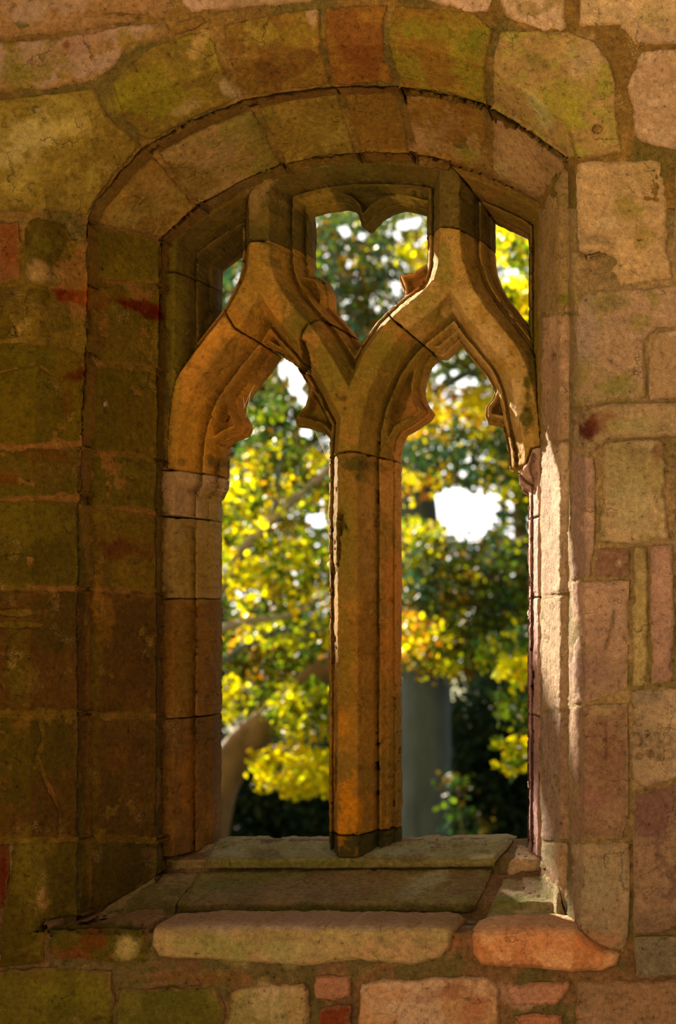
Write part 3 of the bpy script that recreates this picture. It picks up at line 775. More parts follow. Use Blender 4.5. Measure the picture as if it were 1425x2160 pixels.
# ------------------------------------------------------------------ tracery: mouldings swept along the bars, cusps in the lights
YMID = 0.14
PROF = np.array([(0, -.05), (20, -.05), (21.5, -.047), (42.5, .018), (44.5, .066), (48, .066), (50, .036), (53, .032), (60.5, .058), (62.5, .112), (66.5, .112), (68.5, .086), (72, YMID), (200, YMID)])
FY = -0.05
def bar(pts, y=FY):
    P = smooth(np.array(pts, float), 5)
    u, v = p2u(P[:, 0], P[:, 1], y)
    return np.column_stack([u, v])
BARS = [
    (bar([(733, 1860), (733, 1400), (733, 1000), (735, 930), (741, 860)]), 1.0),
    (bar([(741, 880), (724, 845), (701, 800), (673, 751), (644, 708), (608, 668), (575, 625), (553, 575), (546, 520), (546, 440), (546, 330)]), 1.0),
    (bar([(741, 880), (752, 835), (770, 790), (787, 754), (812, 716), (837, 688), (868, 660), (905, 630), (932, 596), (946, 550), (948, 480), (948, 340)]), 1.0),
    (bar([(546, 470), (545, 530), (539, 575), (524, 615), (492, 672), (461, 712), (431, 751), (394, 803), (370, 860), (356, 925), (352, 1000)]), 1.0),
    (bar([(948, 470), (949, 520), (957, 562), (975, 610), (1003, 655), (1040, 702), (1070, 740), (1092, 785), (1104, 830), (1114, 880), (1126, 940), (1128, 970)]), 1.0),
    (bar([(350, 1860), (351, 1000), (352, 600), (354, 505)]), 0.74),
    (bar([(354, 505), (367, 488), (430, 442), (513, 396), (600, 354), (680, 336), (760, 330), (850, 332), (925, 343), (985, 358), (1040, 378), (1112, 412), (1150, 440)]), 0.74),
    (bar([(1150, 440), (1150, 700), (1149, 1000), (1148, 1860)]), 0.72),
]

def cusp_poly(left, right):
    a = [p2u(x, y, 0.14) for x, y in left]
    b = [p2u(x, y, 0.10) for x, y in right]
    return np.array(a + b)
# the cusped lights, drawn round: the edge seen in full first, then the edge whose front lip is seen
LIGHTS = [
    (cusp_poly([(452, 2050), (456, 1010), (459, 995), (464, 966), (474, 946), (497, 930), (522, 920), (528, 905), (527, 893), (517, 875), (513, 852), (514, 837), (527, 812), (542, 794), (567, 769), (582, 748)],
               [(600, 757), (622, 768), (638, 781), (647, 807), (648, 827), (641, 852), (625, 872), (617, 882), (621, 898), (646, 901), (679, 911), (691, 925), (701, 955), (704, 2050)]),
     [(352, 2050), (352, 1000), (370, 860), (431, 751), (524, 615), (546, 520), (575, 625), (644, 708), (701, 800), (741, 880), (733, 2050)]),
    (cusp_poly([(846, 2050), (844, 963), (848, 935), (858, 918), (885, 903), (908, 886), (917, 873), (907, 860), (898, 844), (896, 822), (902, 794), (913, 769), (926, 757), (940, 759), (958, 745), (980, 725)],
               [(1001, 737), (1022, 755), (1034, 775), (1043, 797), (1043, 814), (1035, 839), (1021, 857), (1020, 880), (1026, 892), (1060, 899), (1084, 909), (1097, 924), (1110, 941), (1117, 968), (1118, 2050)]),
     [(733, 2050), (741, 880), (770, 790), (837, 688), (932, 596), (948, 500), (975, 610), (1040, 702), (1092, 785), (1126, 940), (1140, 2050)]),
    (cusp_poly([(760, 738), (731, 706), (718, 688), (708, 674), (707, 651), (706, 628), (698, 600), (683, 589), (658, 583), (650, 565), (649, 540), (652, 507), (654, 480), (655, 454), (673, 450), (698, 444), (729, 440), (746, 445), (757, 456), (764, 480), (774, 488), (784, 487), (792, 476), (807, 461), (827, 449), (850, 443), (875, 447), (909, 457)],
               [(912, 494), (911, 530), (897, 552), (870, 570), (842, 575), (836, 586), (847, 613), (847, 638), (834, 664), (817, 673), (795, 697), (777, 720)]),
     [(741, 880), (644, 708), (575, 625), (546, 520), (546, 330), (760, 300), (948, 330), (948, 520), (932, 596), (837, 688), (770, 790)]),
]
CUSP = np.array([(-50, YMID), (0, YMID), (2.5, .108), (6, .094), (7, .106), (9, .106), (10, .088), (14, .064), (16, .060), (18, .062), (20, .070), (25, .110), (60, .125), (200, .125)])

def field(P):
    """(stone indicator: over 0 inside the stone, depth of the face, distance from the bar's middle)"""
    tt = np.full(len(P), 1e9)
    for L, s in BARS:
        lo, hi = L.min(0) - 110, L.max(0) + 110
        near = ((P > lo) & (P < hi)).all(1)
        if near.any():
            d = seg_dist(P[near], L) / s
            tt[near] = np.minimum(tt[near], d)
    wear = 1.2 * fbm(np.column_stack([P, 0 * P[:, 0]]), 0.06, 4, 3, 0.6)
    S = 72 - tt
    y = np.interp(tt + wear * ss(tt, 15, 30) * (1 - ss(tt, 60, 70)), PROF[:, 0], PROF[:, 1])
    for poly, hull in LIGHTS:
        hu = np.array([p2u(a, b, FY) for a, b in hull])
        s = inside(P, hu)
        if not s.any():
            continue
        q = P[s]
        ins = inside(q, poly)
        d = seg_dist(q, poly, True)
        sd = np.where(ins, -d, d)
        S[s] = np.maximum(S[s], sd)
        yc = np.interp(sd, CUSP[:, 0], CUSP[:, 1])
        y[s] = np.minimum(y[s], np.where(tt[s] > 40, np.minimum(yc, YMID), y[s]))
    return S, np.minimum(y, YMID), tt

# joints that cut the tracery into its stones: lines of pixels on the front face
JOINTS = [
    [(330, 992), (352, 990), (400, 992), (470, 998)], [(690, 957), (742, 952), (850, 966)], [(1060, 990), (1108, 978), (1121, 946), (1160, 936)],
    [(470, 655), (492, 690), (528, 712), (570, 740)], [(600, 775), (628, 742), (636, 700), (660, 660), (720, 690)],
    [(815, 660), (832, 678), (880, 715), (940, 770)], [(480, 508), (546, 506), (600, 520), (680, 560)], [(890, 476), (950, 478), (1010, 490), (1060, 512)],
    [(340, 574), (380, 572), (470, 590)],
    [(330, 1090), (352, 1088), (460, 1092)], [(330, 1262), (460, 1264)], [(330, 1516), (460, 1519)],
    [(690, 1765), (714, 1762), (765, 1762), (800, 1764), (850, 1768)],
    [(1090, 1090), (1160, 1088)], [(1090, 1262), (1160, 1260)], [(1090, 1512), (1160, 1510)],
]
JU = [np.column_stack(p2u(np.array(j)[:, 0], np.array(j)[:, 1], FY)) for j in JOINTS]

T_BLOBS = [  # on the tracery plane, in pixels of its front face
    (545, 400, 30, 50, 0, (150, 104, 44), .5), (560, 455, 40, 30, 0, (112, 78, 22), .4), (650, 400, 60, 16, -10, (150, 108, 30), .6), (840, 385, 60, 16, 10, (152, 112, 34), .6),
    (500, 690, 60, 40, 40, (160, 94, 20), .5), (430, 740, 60, 26, -52, (170, 100, 24), .6), (400, 800, 30, 50, 30, (164, 96, 24), .5), (575, 650, 30, 30, 0, (160, 96, 22), .6), (640, 690, 34, 40, 40, (86, 66, 10), .8),
    (690, 780, 40, 60, -35, (104, 80, 18), .55), (810, 740, 40, 60, 40, (98, 76, 14), .6), (745, 890, 50, 50, 0, (120, 78, 20), .5), (745, 980, 36, 22, 0, (62, 48, 10), .85), (755, 1005, 14, 16, 0, (62, 48, 10), .85),
    (725, 1150, 20, 120, 0, (102, 80, 14), .6), (725, 1380, 20, 140, 0, (100, 74, 12), .55), (730, 1690, 34, 90, 0, (176, 96, 6), .8), (725, 1530, 22, 40, 0, (164, 92, 10), .6), (775, 1100, 20, 120, 0, (146, 92, 30), .5), (805, 1050, 18, 100, 0, (164, 100, 32), .5), (805, 1300, 16, 200, 0, (158, 88, 20), .6),
    (935, 560, 22, 60, 0, (96, 84, 20), .6), (905, 650, 50, 30, 40, (112, 86, 20), .6), (975, 640, 40, 50, -40, (170, 122, 52), .6), (1040, 720, 50, 40, 45, (178, 126, 60), .6), (1090, 830, 20, 60, 0, (176, 128, 66), .6), (1112, 830, 14, 90, 0, (50, 44, 2), .85), (1120, 700, 12, 120, 0, (104, 88, 10), .6),
    (860, 580, 40, 40, 0, (166, 94, 28), .6), (690, 640, 40, 60, 0, (150, 86, 26), .5), (880, 850, 40, 60, 0, (146, 82, 26), .4), (430, 965, 18, 20, 0, (50, 40, 12), .8), (380, 972, 10, 10, 0, (60, 42, 14), .7), (460, 880, 40, 60, 30, (150, 84, 18), .5),
    (370, 900, 24, 90, 0, (130, 84, 18), .5), (720, 840, 10, 8, 0, (60, 22, 6), .6), (728, 863, 6, 6, 0, (56, 20, 6), .6), (375, 1050, 50, 60, 0, (132, 88, 44), .5), (400, 1180, 50, 80, 0, (122, 82, 18), .5),
    (375, 1400, 10, 110, 0, (104, 70, 12), .5), (420, 1650, 20, 120, 0, (96, 48, 20), .5), (380, 1640, 12, 120, 0, (140, 76, 12), .5), (365, 700, 16, 180, 0, (116, 90, 14), .55), (700, 350, 120, 10, 0, (96, 78, 20), .6),
]

def tracery_mesh(name, u0, u1, v0, v1, step, keep, base, second, parent, seed=0, k=1.0, amp=1.0, chips=()):
    us = np.arange(u0, u1 + step, step)
    vs_ = np.arange(v0, v1 + step, step)
    nu, nv = len(us), len(vs_)
    U, Vv = np.meshgrid(us, vs_)
    P = np.column_stack([U.ravel(), Vv.ravel()])
    S, y, tt = field(P)
    for (cx_, cy_, rx, ry, a) in chips:   # broken edges
        cu, cv = p2u(cx_, cy_, FY)
        q = np.sqrt(((P[:, 0] - cu) / rx) ** 2 + ((P[:, 1] - cv) / ry) ** 2)
        w = ss(1.1 - q + 0.5 * fbm(np.column_stack([P, 0 * U.ravel()]), 0.08, 4, 31, 0.6), 0, 0.35)
        y = y + a * w * (YMID - y) / 0.19
        y = np.minimum(y, YMID)
    Sg = S.reshape(nv, nu)
    gv, gu = np.gradient(Sg, step)
    # outside points next to the stone are pulled onto its edge
    solid = Sg > 0
    K = keep(P).reshape(nv, nu)
    cell = np.zeros((nv - 1, nu - 1), bool)
    cnt = solid[:-1, :-1].astype(int) + solid[1:, :-1] + solid[:-1, 1:] + solid[1:, 1:]
    kc = K[:-1, :-1] & K[1:, 1:] & K[1:, :-1] & K[:-1, 1:]
    cell = (cnt >= 1) & kc
    g2 = np.maximum(gu ** 2 + gv ** 2, 0.25).ravel()
    mv = (-S / g2)
    mv = np.where((S < 0) & (S > -2.2 * step), mv, 0)
    P2 = P + np.column_stack([gu.ravel(), gv.ravel()]) * mv[:, None]
    y = np.where(S <= 0, YMID, y)
    # joints
    jd = np.full(len(P), 1e9)
    for j in JU:
        jd = np.minimum(jd, seg_dist(P, j))
    y = np.where(y < YMID - 1e-4, np.minimum(y + 0.014 * np.exp(-(jd / 1.9) ** 2), YMID), y)
    used = np.zeros((nv, nu), bool)
    used[:-1, :-1] |= cell; used[1:, :-1] |= cell; used[:-1, 1:] |= cell; used[1:, 1:] |= cell
    idx = -np.ones(nv * nu, int)
    ui = np.flatnonzero(used.ravel())
    idx[ui] = np.arange(len(ui))
    Q, yq, Sq = P2[ui], y[ui], S[ui]
    X = UV(Q[:, 0], Q[:, 1], yq)
    jj, ii = np.nonzero(cell)
    a = idx[jj * nu + ii]; b = idx[jj * nu + ii + 1]; c = idx[(jj + 1) * nu + ii + 1]; d = idx[(jj + 1) * nu + ii]
    quads = np.column_stack([a, d, c, b])
    T = np.vstack([quads[:, [0, 1, 2]], quads[:, [0, 2, 3]]])
    N = normals_of(X, T)
    if N[:, 1].mean() > 0:
        N = -N
    rough = amp * (0.0030 * fbm(X, 12.0, 5, seed + 1, 0.55) + 0.0015 * fbm(X, 60.0, 3, seed + 2, 0.6) - 0.0035 * ss(fbm(X, 30.0, 4, seed + 5, 0.6), 0.24, 0.42))
    edge = yq >= YMID - 1e-4
    X = X + N * np.where(edge, 0, rough)[:, None]
    # silhouettes worn a little
    wv = np.where(edge, 1.0, 0)[:, None] * np.column_stack([fbm(X, 22.0, 4, 5, .6), 0 * yq, fbm(X, 22.0, 4, 6, .6)]) * 0.004
    X = X + wv
    sA = CAMD / (CAMD + FY)
    Pf = np.column_stack([CX + (Q[:, 0] - CX) * sA, CY + (Q[:, 1] - CY) * sA])
    global BLOBS
    hold = BLOBS
    BLOBS = T_BLOBS
    col = paint(Pf, X, base, second, None, None, None, 0.15, seed, k)
    BLOBS = hold
    # the outer side mirrors the inner one
    Xb = X.copy()
    Xb[:, 1] = 2 * YMID - X[:, 1]
    n = len(X)
    F = [tuple(q) for q in quads] + [tuple(q[::-1] + n) for q in quads]
    # close the cut ends between the two sides
    cnt = {}
    for q in quads:
        for e in ((q[0], q[1]), (q[1], q[2]), (q[2], q[3]), (q[3], q[0])):
            kx = (min(e), max(e))
            if kx in cnt:
                cnt[kx] = None
            else:
                cnt[kx] = e
    for kx, e in cnt.items():
        if e is not None and not (edge[e[0]] and edge[e[1]]):
            F.append((e[1], e[0], e[0] + n, e[1] + n))
    ob = make_mesh(name, np.vstack([X, Xb]), F, np.vstack([col, col]), M_CARVE, parent)
    return ob

tracery = empty('window_tracery', UV(743, 1760, 0.1), 'carved two light stone tracery with central mullion and cusped heads in the window', 'tracery')

def side(L, P):
    """signed side of the polyline (extended) at P: over 0 below / to the right of it in the order it is written"""
    best = np.full(len(P), 1e18); sg = np.zeros(len(P))
    for i, (a, b) in enumerate(zip(L[:-1], L[1:])):
        d = b - a
        q = d @ d
        t = ((P - a) @ d) / q
        tc_ = np.clip(t, -50 if i == 0 else 0, 50 if i == len(L) - 2 else 1)
        e = P - a - tc_[:, None] * d
        r = (e ** 2).sum(1)
        s = d[0] * (P[:, 1] - a[1]) - d[1] * (P[:, 0] - a[0])
        m = r < best
        best[m] = r[m]; sg[m] = s[m]
    return sg

def region(P):
    """which stone of the tracery a point belongs to"""
    r = np.zeros(len(P), int)
    u, v = P[:, 0], P[:, 1]
    up, uq = 560, 940
    midl, midr = p2u(546, 0, FY)[0], p2u(948, 0, FY)[0]
    lowL = side(JU[0], P) > 0; lowM = side(JU[1], P) > 0; lowR = side(JU[2], P) > 0
    left = u < 560; right = u > 940; mid = ~left & ~right
    # left shafts
    r[left & lowL] = 20
    r[left & lowL & (side(JU[9], P) > 0)] = 21
    r[left & lowL & (side(JU[10], P) > 0)] = 22
    r[left & lowL & (side(JU[11], P) > 0)] = 23
    r[right & lowR] = 30
    r[right & lowR & (side(JU[13], P) > 0)] = 31
    r[right & lowR & (side(JU[14], P) > 0)] = 32
    r[right & lowR & (side(JU[15], P) > 0)] = 33
    r[mid & lowM] = 10
    r[mid & lowM & (side(JU[12], P) > 0)] = 11
    top = r == 0
    # the upper stones
    c1 = side(JU[3], P); c2 = side(JU[4], P); c3 = side(JU[5], P); c4 = side(JU[6], P); c5 = side(JU[7], P); c6 = side(JU[8], P)
    framel = (u < p2u(418, 0, FY)[0]) & (v < p2u(0, 800, FY)[1])
    upper = v < p2u(0, 507, FY)[1]
    r[top] = 1
    L = top & (u < 640)
    r[L] = 2                                    # head of the left light
    nodeL = top & (c1 < 0) & (c2 < 0)
    return r, top, upper, c1, c2, c3, c4, c5, c6

def assign(P):
    r, top, upper, c1, c2, c3, c4, c5, c6 = region(P)
    u, v = P[:, 0], P[:, 1]
    out = r.copy()
    out[top] = 4                                # the forked stone over the mullion
    Lside = top & (u < 743)
    Rside = top & (u >= 743)
    nodeL = Lside & ((c2 > 0) if SG[1] else (c2 < 0))
    nodeL |= Lside & (u < p2u(572, 0, FY)[0])
    out[nodeL] = 3                              # the fork of the left bar
    lowl = Lside & nodeL & (((c1 > 0) if SG[0] else (c1 < 0)) & (v > p2u(0, 640, FY)[1]))
    out[lowl] = 2                               # left haunch
    nodeR = Rside & ((c3 > 0) if SG[2] else (c3 < 0))
    nodeR |= Rside & (u > p2u(985, 0, FY)[0])
    out[nodeR] = 5
    hi = top & np.where(u < 743, c4 < 0, c5 < 0) & upper
    out[hi] = 7
    dB = np.min([seg_dist(P, BARS[q][0]) for q in range(5)], 0)
    dF = np.min([seg_dist(P, BARS[q][0]) / BARS[q][1] for q in (5, 6, 7)], 0)
    fr = top & (dF < dB)
    out[fr] = 7
    out[fr & (u < 556)] = 6
    out[fr & (u < 556) & (c6 > 0)] = 8
    out[fr & (u > 955)] = 9
    return out

def probe(px, py, L):
    return side(L, np.array([p2u(px, py, FY)]))[0] > 0
SG = (probe(400, 860, JU[3]), probe(560, 620, JU[4]), probe(960, 620, JU[5]))

def keep_of(i):
    return lambda P: np.isin(assign(P), [i])
PARTS = [
    (2, 'tracery_block', 'left haunch of the left light, with a cusp', (142, 87, 18), (116, 72, 18), 330, 720, 640, 1010),
    (3, 'tracery_block', None, (126, 82, 20), (104, 72, 18), 400, 800, 480, 820),
    (4, 'tracery_block', 'forked olive stone over the mullion, with three cusps', (112, 77, 17), (136, 84, 24), 540, 960, 560, 1000),
    (5, 'tracery_block', 'right fork with the long pale haunch', (138, 92, 28), (150, 104, 40), 760, 1180, 460, 980),
    (6, 'tracery_block', None, (98, 68, 16), (86, 60, 14), 320, 580, 330, 640),
    (7, 'tracery_block', 'dark top stone with a hanging cusp', (92, 66, 18), (78, 58, 14), 470, 1050, 300, 620),
    (8, 'tracery_block', None, (98, 70, 14), (88, 60, 14), 320, 560, 500, 1010),
    (9, 'tracery_block', None, (116, 76, 22), (104, 72, 18), 880, 1190, 300, 1000),
    (10, 'mullion', 'tall moulded stone mullion', (128, 80, 18), (114, 76, 18), 655, 830, 940, 1800),
    (11, 'mullion_base', 'dark mossy stub under the mullion', (70, 56, 14), (56, 44, 12), 655, 830, 1740, 1800),
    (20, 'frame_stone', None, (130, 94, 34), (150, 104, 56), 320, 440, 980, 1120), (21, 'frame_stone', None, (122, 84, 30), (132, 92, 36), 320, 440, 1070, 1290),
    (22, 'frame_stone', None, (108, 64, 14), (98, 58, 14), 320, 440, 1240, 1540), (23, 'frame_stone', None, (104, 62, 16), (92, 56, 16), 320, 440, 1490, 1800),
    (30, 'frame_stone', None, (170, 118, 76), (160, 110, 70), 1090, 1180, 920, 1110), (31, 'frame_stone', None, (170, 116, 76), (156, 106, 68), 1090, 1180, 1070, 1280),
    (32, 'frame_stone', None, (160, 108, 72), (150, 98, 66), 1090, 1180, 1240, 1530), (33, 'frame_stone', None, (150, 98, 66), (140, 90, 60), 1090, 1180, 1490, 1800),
]
CHIPS = {10: [(716, 1105, 8, 26, .05), (712, 1160, 5, 40, .04), (826, 1500, 12, 16, .08), (836, 1640, 9, 30, .05), (700, 1620, 6, 60, .03), (822, 1020, 20, 26, .03)],
         20: [(436, 1020, 16, 40, .14), (448, 1080, 14, 26, .10)], 21: [(448, 1140, 12, 60, .06), (440, 1230, 16, 40, .05)], 22: [(436, 1490, 12, 26, .10)], 23: [(450, 1525, 12, 12, .08)],
         4: [(625, 750, 26, 30, .12)], 30: [(1124, 1000, 8, 40, .03)]}
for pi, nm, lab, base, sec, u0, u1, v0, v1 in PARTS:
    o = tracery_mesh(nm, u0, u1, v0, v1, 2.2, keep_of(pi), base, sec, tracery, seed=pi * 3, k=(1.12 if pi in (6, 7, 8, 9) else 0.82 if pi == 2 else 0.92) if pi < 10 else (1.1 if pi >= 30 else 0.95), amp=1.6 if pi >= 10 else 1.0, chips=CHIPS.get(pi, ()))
    if lab:
        o['label'] = lab

# ------------------------------------------------------------------ outside: trees beyond the window
HOLES = [(622, 795, 30, 44), (645, 835, 18, 30), (640, 905, 24, 22), (566, 815, 8, 8), (955, 1062, 62, 36), (1015, 1068, 44, 28), (905, 1046, 30, 22), (950, 1095, 34, 16), (884, 1035, 18, 14), (655, 1098, 34, 20), (632, 1050, 14, 14), (528, 1250, 26, 13), (548, 1262, 18, 12), (500, 1288, 12, 8), (622, 1228, 12, 8),
         (846, 478, 26, 16), (880, 466, 22, 16), (836, 502, 20, 12), (900, 500, 16, 12), (770, 500, 20, 10), (722, 484, 12, 12), (740, 490, 12, 10), (706, 540, 12, 10), (840, 610, 18, 14), (830, 645, 16, 16), (814, 632, 12, 10), (730, 640, 14, 8), (730, 668, 14, 8), (740, 590, 16, 10), (728, 565, 16, 8), (750, 610, 8, 6), (890, 510, 12, 14), (880, 518, 10, 10),
         (948, 790, 26, 18), (975, 805, 22, 12), (925, 796, 14, 14), (1002, 806, 12, 12), (915, 820, 12, 14), (1022, 765, 16, 12), (985, 740, 10, 8), (904, 850, 14, 20), (975, 830, 12, 8), (1066, 498, 14, 14), (1082, 566, 18, 16), (1064, 580, 12, 16), (1095, 644, 12, 10), (985, 1000, 16, 10), (1010, 982, 16, 8), (1092, 1134, 18, 12), (1075, 1100, 12, 12), (1082, 1075, 16, 12), (1076, 1215, 12, 10), (1108, 1218, 10, 12), (860, 1030, 14, 12), (848, 1130, 10, 14), (900, 1120, 10, 10), (684, 1000, 12, 8), (672, 1150, 10, 8), (476, 1148, 10, 6), (1060, 1272, 8, 8), (960, 1224, 6, 6)]

_h = []
for (hx, hy, ra, rb) in HOLES:      # a gap between leaves is ragged: several small openings
    big = ra * rb > 900
    for q in range(7 if big else 2):
        f = .55 if big else .62
        _h.append((hx + RNG.normal(0, .42) * ra, hy + RNG.normal(0, .42) * rb, ra * f * RNG.uniform(.6, 1.1), rb * f * RNG.uniform(.6, 1.1)))
for q in range(180):
    _h.append((RNG.uniform(455, 1115), RNG.uniform(440, 1250) if q > 70 else RNG.uniform(445, 740), RNG.uniform(4, 8), RNG.uniform(4, 7)))
HOLES = _h + [(962, 1062, 56, 27), (1012, 1070, 42, 18), (625, 800, 18, 30)]
DENS = 2.1
def leaf_cloud(name, blobs, parent, size, seed, holes=True, dens=1.0):
    g = np.random.default_rng(seed)
    Pl, Cl, Sl = [], [], []
    for (px, py, rx, ry, y0, y1, n, cols, sm) in blobs:
        n = int(n * DENS * dens)
        r = np.sqrt(g.uniform(0, 1, n)) ** 0.9
        a = g.uniform(0, 2 * np.pi, n)
        x = px + rx * r * np.cos(a)
        y = py + ry * r * np.sin(a)
        # leaves gather on twigs
        k = max(1, n // 9)
        tw = g.integers(0, k, n)
        ox, oy = g.normal(0, 1, n), g.normal(0, 1, n)
        x = x[tw] + ox * 15 * sm
        y = y[tw] + oy * 12 * sm
        yy = g.uniform(y0, y1, n)[tw] + g.normal(0, .25, n)
        if holes:
            keep = np.ones(n, bool)
            for (hx, hy, hrx, hry) in HOLES:
                q = ((x - hx) / hrx) ** 2 + ((y - hy) / hry) ** 2
                keep &= ~((q < 1) & (g.uniform(0, 1, n) < 0.97))
            x, y, yy = x[keep], y[keep], yy[keep]
        cc = np.array(cols, float)
        ci = cc[g.integers(0, len(cc), k)][tw[:len(tw)]] if len(cc) else None
        if holes:
            ci = ci[keep]
        ci = ci * g.uniform(.7, 1.25, (len(ci), 1))
        Pl.append(W(x, y, yy)); Cl.append(ci); Sl.append(np.full(len(x), size * sm) * g.uniform(.7, 1.3, len(x)))
    return leaf_mesh(name, np.vstack(Pl), np.vstack(Cl), np.concatenate(Sl), parent, seed)

def leaf_mesh(name, Pc, Cc, Sc, parent, seed):
    g = np.random.default_rng(seed + 1)
    n = len(Pc)
    a = g.normal(0, 1, (n, 3)); a[:, 2] -= .5
    a /= np.linalg.norm(a, axis=1, keepdims=True)
    b = np.cross(a, g.normal(0, 1, (n, 3)))
    b /= np.linalg.norm(b, axis=1, keepdims=True)
    c = np.cross(a, b)
    s = Sc[:, None]
    V = np.stack([Pc - a * s * .5, Pc - a * s * .12 + b * s * .32 + c * s * .1, Pc + a * s * .25 + b * s * .22 + c * s * .08, Pc + a * s * .55,
                  Pc + a * s * .25 - b * s * .22 + c * s * .08, Pc - a * s * .12 - b * s * .32 + c * s * .1], 1).reshape(-1, 3)
    i = np.arange(n)[:, None] * 6
    F = np.vstack([i + np.array([[0, 1, 2, 3]]), i + np.array([[0, 3, 4, 5]])])
    ob = make_mesh(name, V, F, np.repeat(np.clip(Cc, 0, .9), 6, 0), M_LEAF, parent, False)
    ob['kind'] = 'stuff'
    return ob

def tube(name, path, parent, mat, seg=14, knob=0.06, seed=0):
    """a limb: path of (px, py, depth, width in pixels)"""
    Q = np.array(path, float)
    S = smooth(Q, 8)
    C = W(S[:, 0], S[:, 1], S[:, 2])
    r = S[:, 3] * (CAMD + S[:, 2]) / FPX / 2
    V, F = [], []
    up = Vector((0, 1, 0.02))
    for k in range(len(C)):
        t = Vector(C[min(k + 1, len(C) - 1)] - C[max(k - 1, 0)]).normalized()
        u = t.cross(up).normalized(); w = u.cross(t).normalized()
        for j in range(seg):
            a = 2 * math.pi * j / seg
            V.append(C[k] + (np.array(u) * math.cos(a) + np.array(w) * math.sin(a)) * r[k])
    V = np.array(V)
    cen = np.repeat(C, seg, 0); rr = np.repeat(r, seg)
    nrm = (V - cen) / rr[:, None]
    V = V + nrm * (rr * knob * 2.2 * fbm(V, 3.5, 4, seed))[:, None]
    for k in range(len(C) - 1):
        for j in range(seg):
            a, b = k * seg + j, k * seg + (j + 1) % seg
            F.append((a, b, b + seg, a + seg))
    for base in (0, (len(C) - 1) * seg):
        V = np.vstack([V, V[base:base + seg].mean(0)])
        for j in range(seg):
            F.append((base + j, base + (j + 1) % seg, len(V) - 1))
    return make_mesh(name, V, F, None, mat, parent)

M_BARK = simple_material('smooth_grey_bark', (0.055, 0.085, 0.105), (0.11, 0.15, 0.175), 2.2, stretch=(1.6, 1.6, .35), bump=.5)
M_BARK2 = simple_material('brown_bark', (0.10, 0.065, 0.03), (0.20, 0.14, 0.07), 5.0, stretch=(1, 1, .5), bump=.6)
M_BARK3 = simple_material('pale_limb_bark', (0.16, 0.17, 0.16), (0.32, 0.29, 0.23), 6.0, stretch=(1, 1, 1), bump=.5)

YEL = [(.62, .56, .002), (.56, .50, .003), (.44, .47, .004), (.62, .46, .002)]
YGR = [(.17, .22, .004), (.10, .17, .006), (.34, .36, .004), (.06, .11, .006)]
ORG = [(.50, .22, .005), (.50, .32, .005), (.34, .12, .006), (.48, .42, .005)]
GRN = [(.022, .06, .010), (.034, .075, .007), (.017, .055, .014), (.06, .09, .006)]
TEAL = [(.022, .065, .036), (.026, .06, .026), (.018, .05, .032), (.05, .085, .016)]  # bluish haze of distance put into the leaf colour
DRK = [(.02, .045, .02), (.025, .055, .025), (.015, .035, .02), (.03, .05, .015)]
OLV = [(.06, .06, .005), (.085, .06, .006), (.04, .05, .005), (.14, .08, .005)]

# the big grey tree behind the right light
t1 = empty('beech_tree', W(888, 2050, 17.5), 'big smooth grey trunked tree seen through the right light', 'tree')
tube('trunk', [(884, 2160, 17.5, 160), (886, 1900, 17.5, 140), (888, 1760, 17.5, 128), (890, 1600, 17.5, 120), (893, 1440, 17.5, 112), (893, 1300, 17.5, 108), (880, 1120, 17.6, 90), (860, 900, 17.8, 70), (850, 640, 18, 50)], t1, M_BARK, seg=28, knob=.03)
tube('branch', [(892, 1330, 17.5, 60), (930, 1250, 17.2, 40), (1010, 1190, 17, 28), (1090, 1150, 16.8, 20), (1180, 1100, 16.5, 12)], t1, M_BARK, seed=3)
tube('branch', [(872, 1080, 17.6, 50), (866, 980, 17.4, 34), (890, 860, 17.2, 22), (960, 800, 17, 16), (1040, 770, 17, 10)], t1, M_BARK, seed=4)
tube('branch', [(858, 860, 17.8, 40), (800, 720, 17.6, 26), (740, 600, 17.4, 18), (690, 480, 17.2, 10)], t1, M_BARK, seed=5)
leaf_cloud('foliage', [
    (960, 1290, 180, 110, 14, 19, 2300, GRN + YGR + OLV, 1.0), (980, 1210, 170, 70, 14, 19, 1300, GRN + TEAL + OLV, 1.0), (940, 1380, 150, 40, 14, 17, 420, YGR + YEL + OLV, 1.0),
    (960, 870, 130, 60, 14, 17, 620, ORG + YEL, 1.0), (990, 960, 170, 60, 14, 19, 1300, TEAL + GRN, 1.0), (900, 1010, 60, 30, 14, 16, 160, YEL + ORG, 1.0), (880, 1140, 70, 40, 14, 17, 360, YEL + YGR, 1.0),
    (800, 570, 190, 150, 15, 20, 2100, GRN + OLV + TEAL + YGR + OLV, 1.0), (890, 530, 40, 30, 14, 16, 120, YEL, 1.0), (720, 580, 90, 130, 15, 19, 900, TEAL + OLV, 1.0), (960, 740, 120, 70, 15, 19, 900, OLV + YGR + GRN, 1.0), (1080, 580, 90, 130, 15, 19, 500, YGR + GRN, 1.0), (620, 620, 160, 200, 14, 19, 1300, GRN + OLV + TEAL, 1.0),
    (1080, 1010, 70, 50, 14, 16, 200, YEL + GRN, 1.0), (1180, 1000, 150, 300, 14, 19, 1500, GRN + YGR, 1.0), (860, 1340, 60, 40, 13, 15, 150, ORG + YEL, 1.0)], t1, .094, 21)

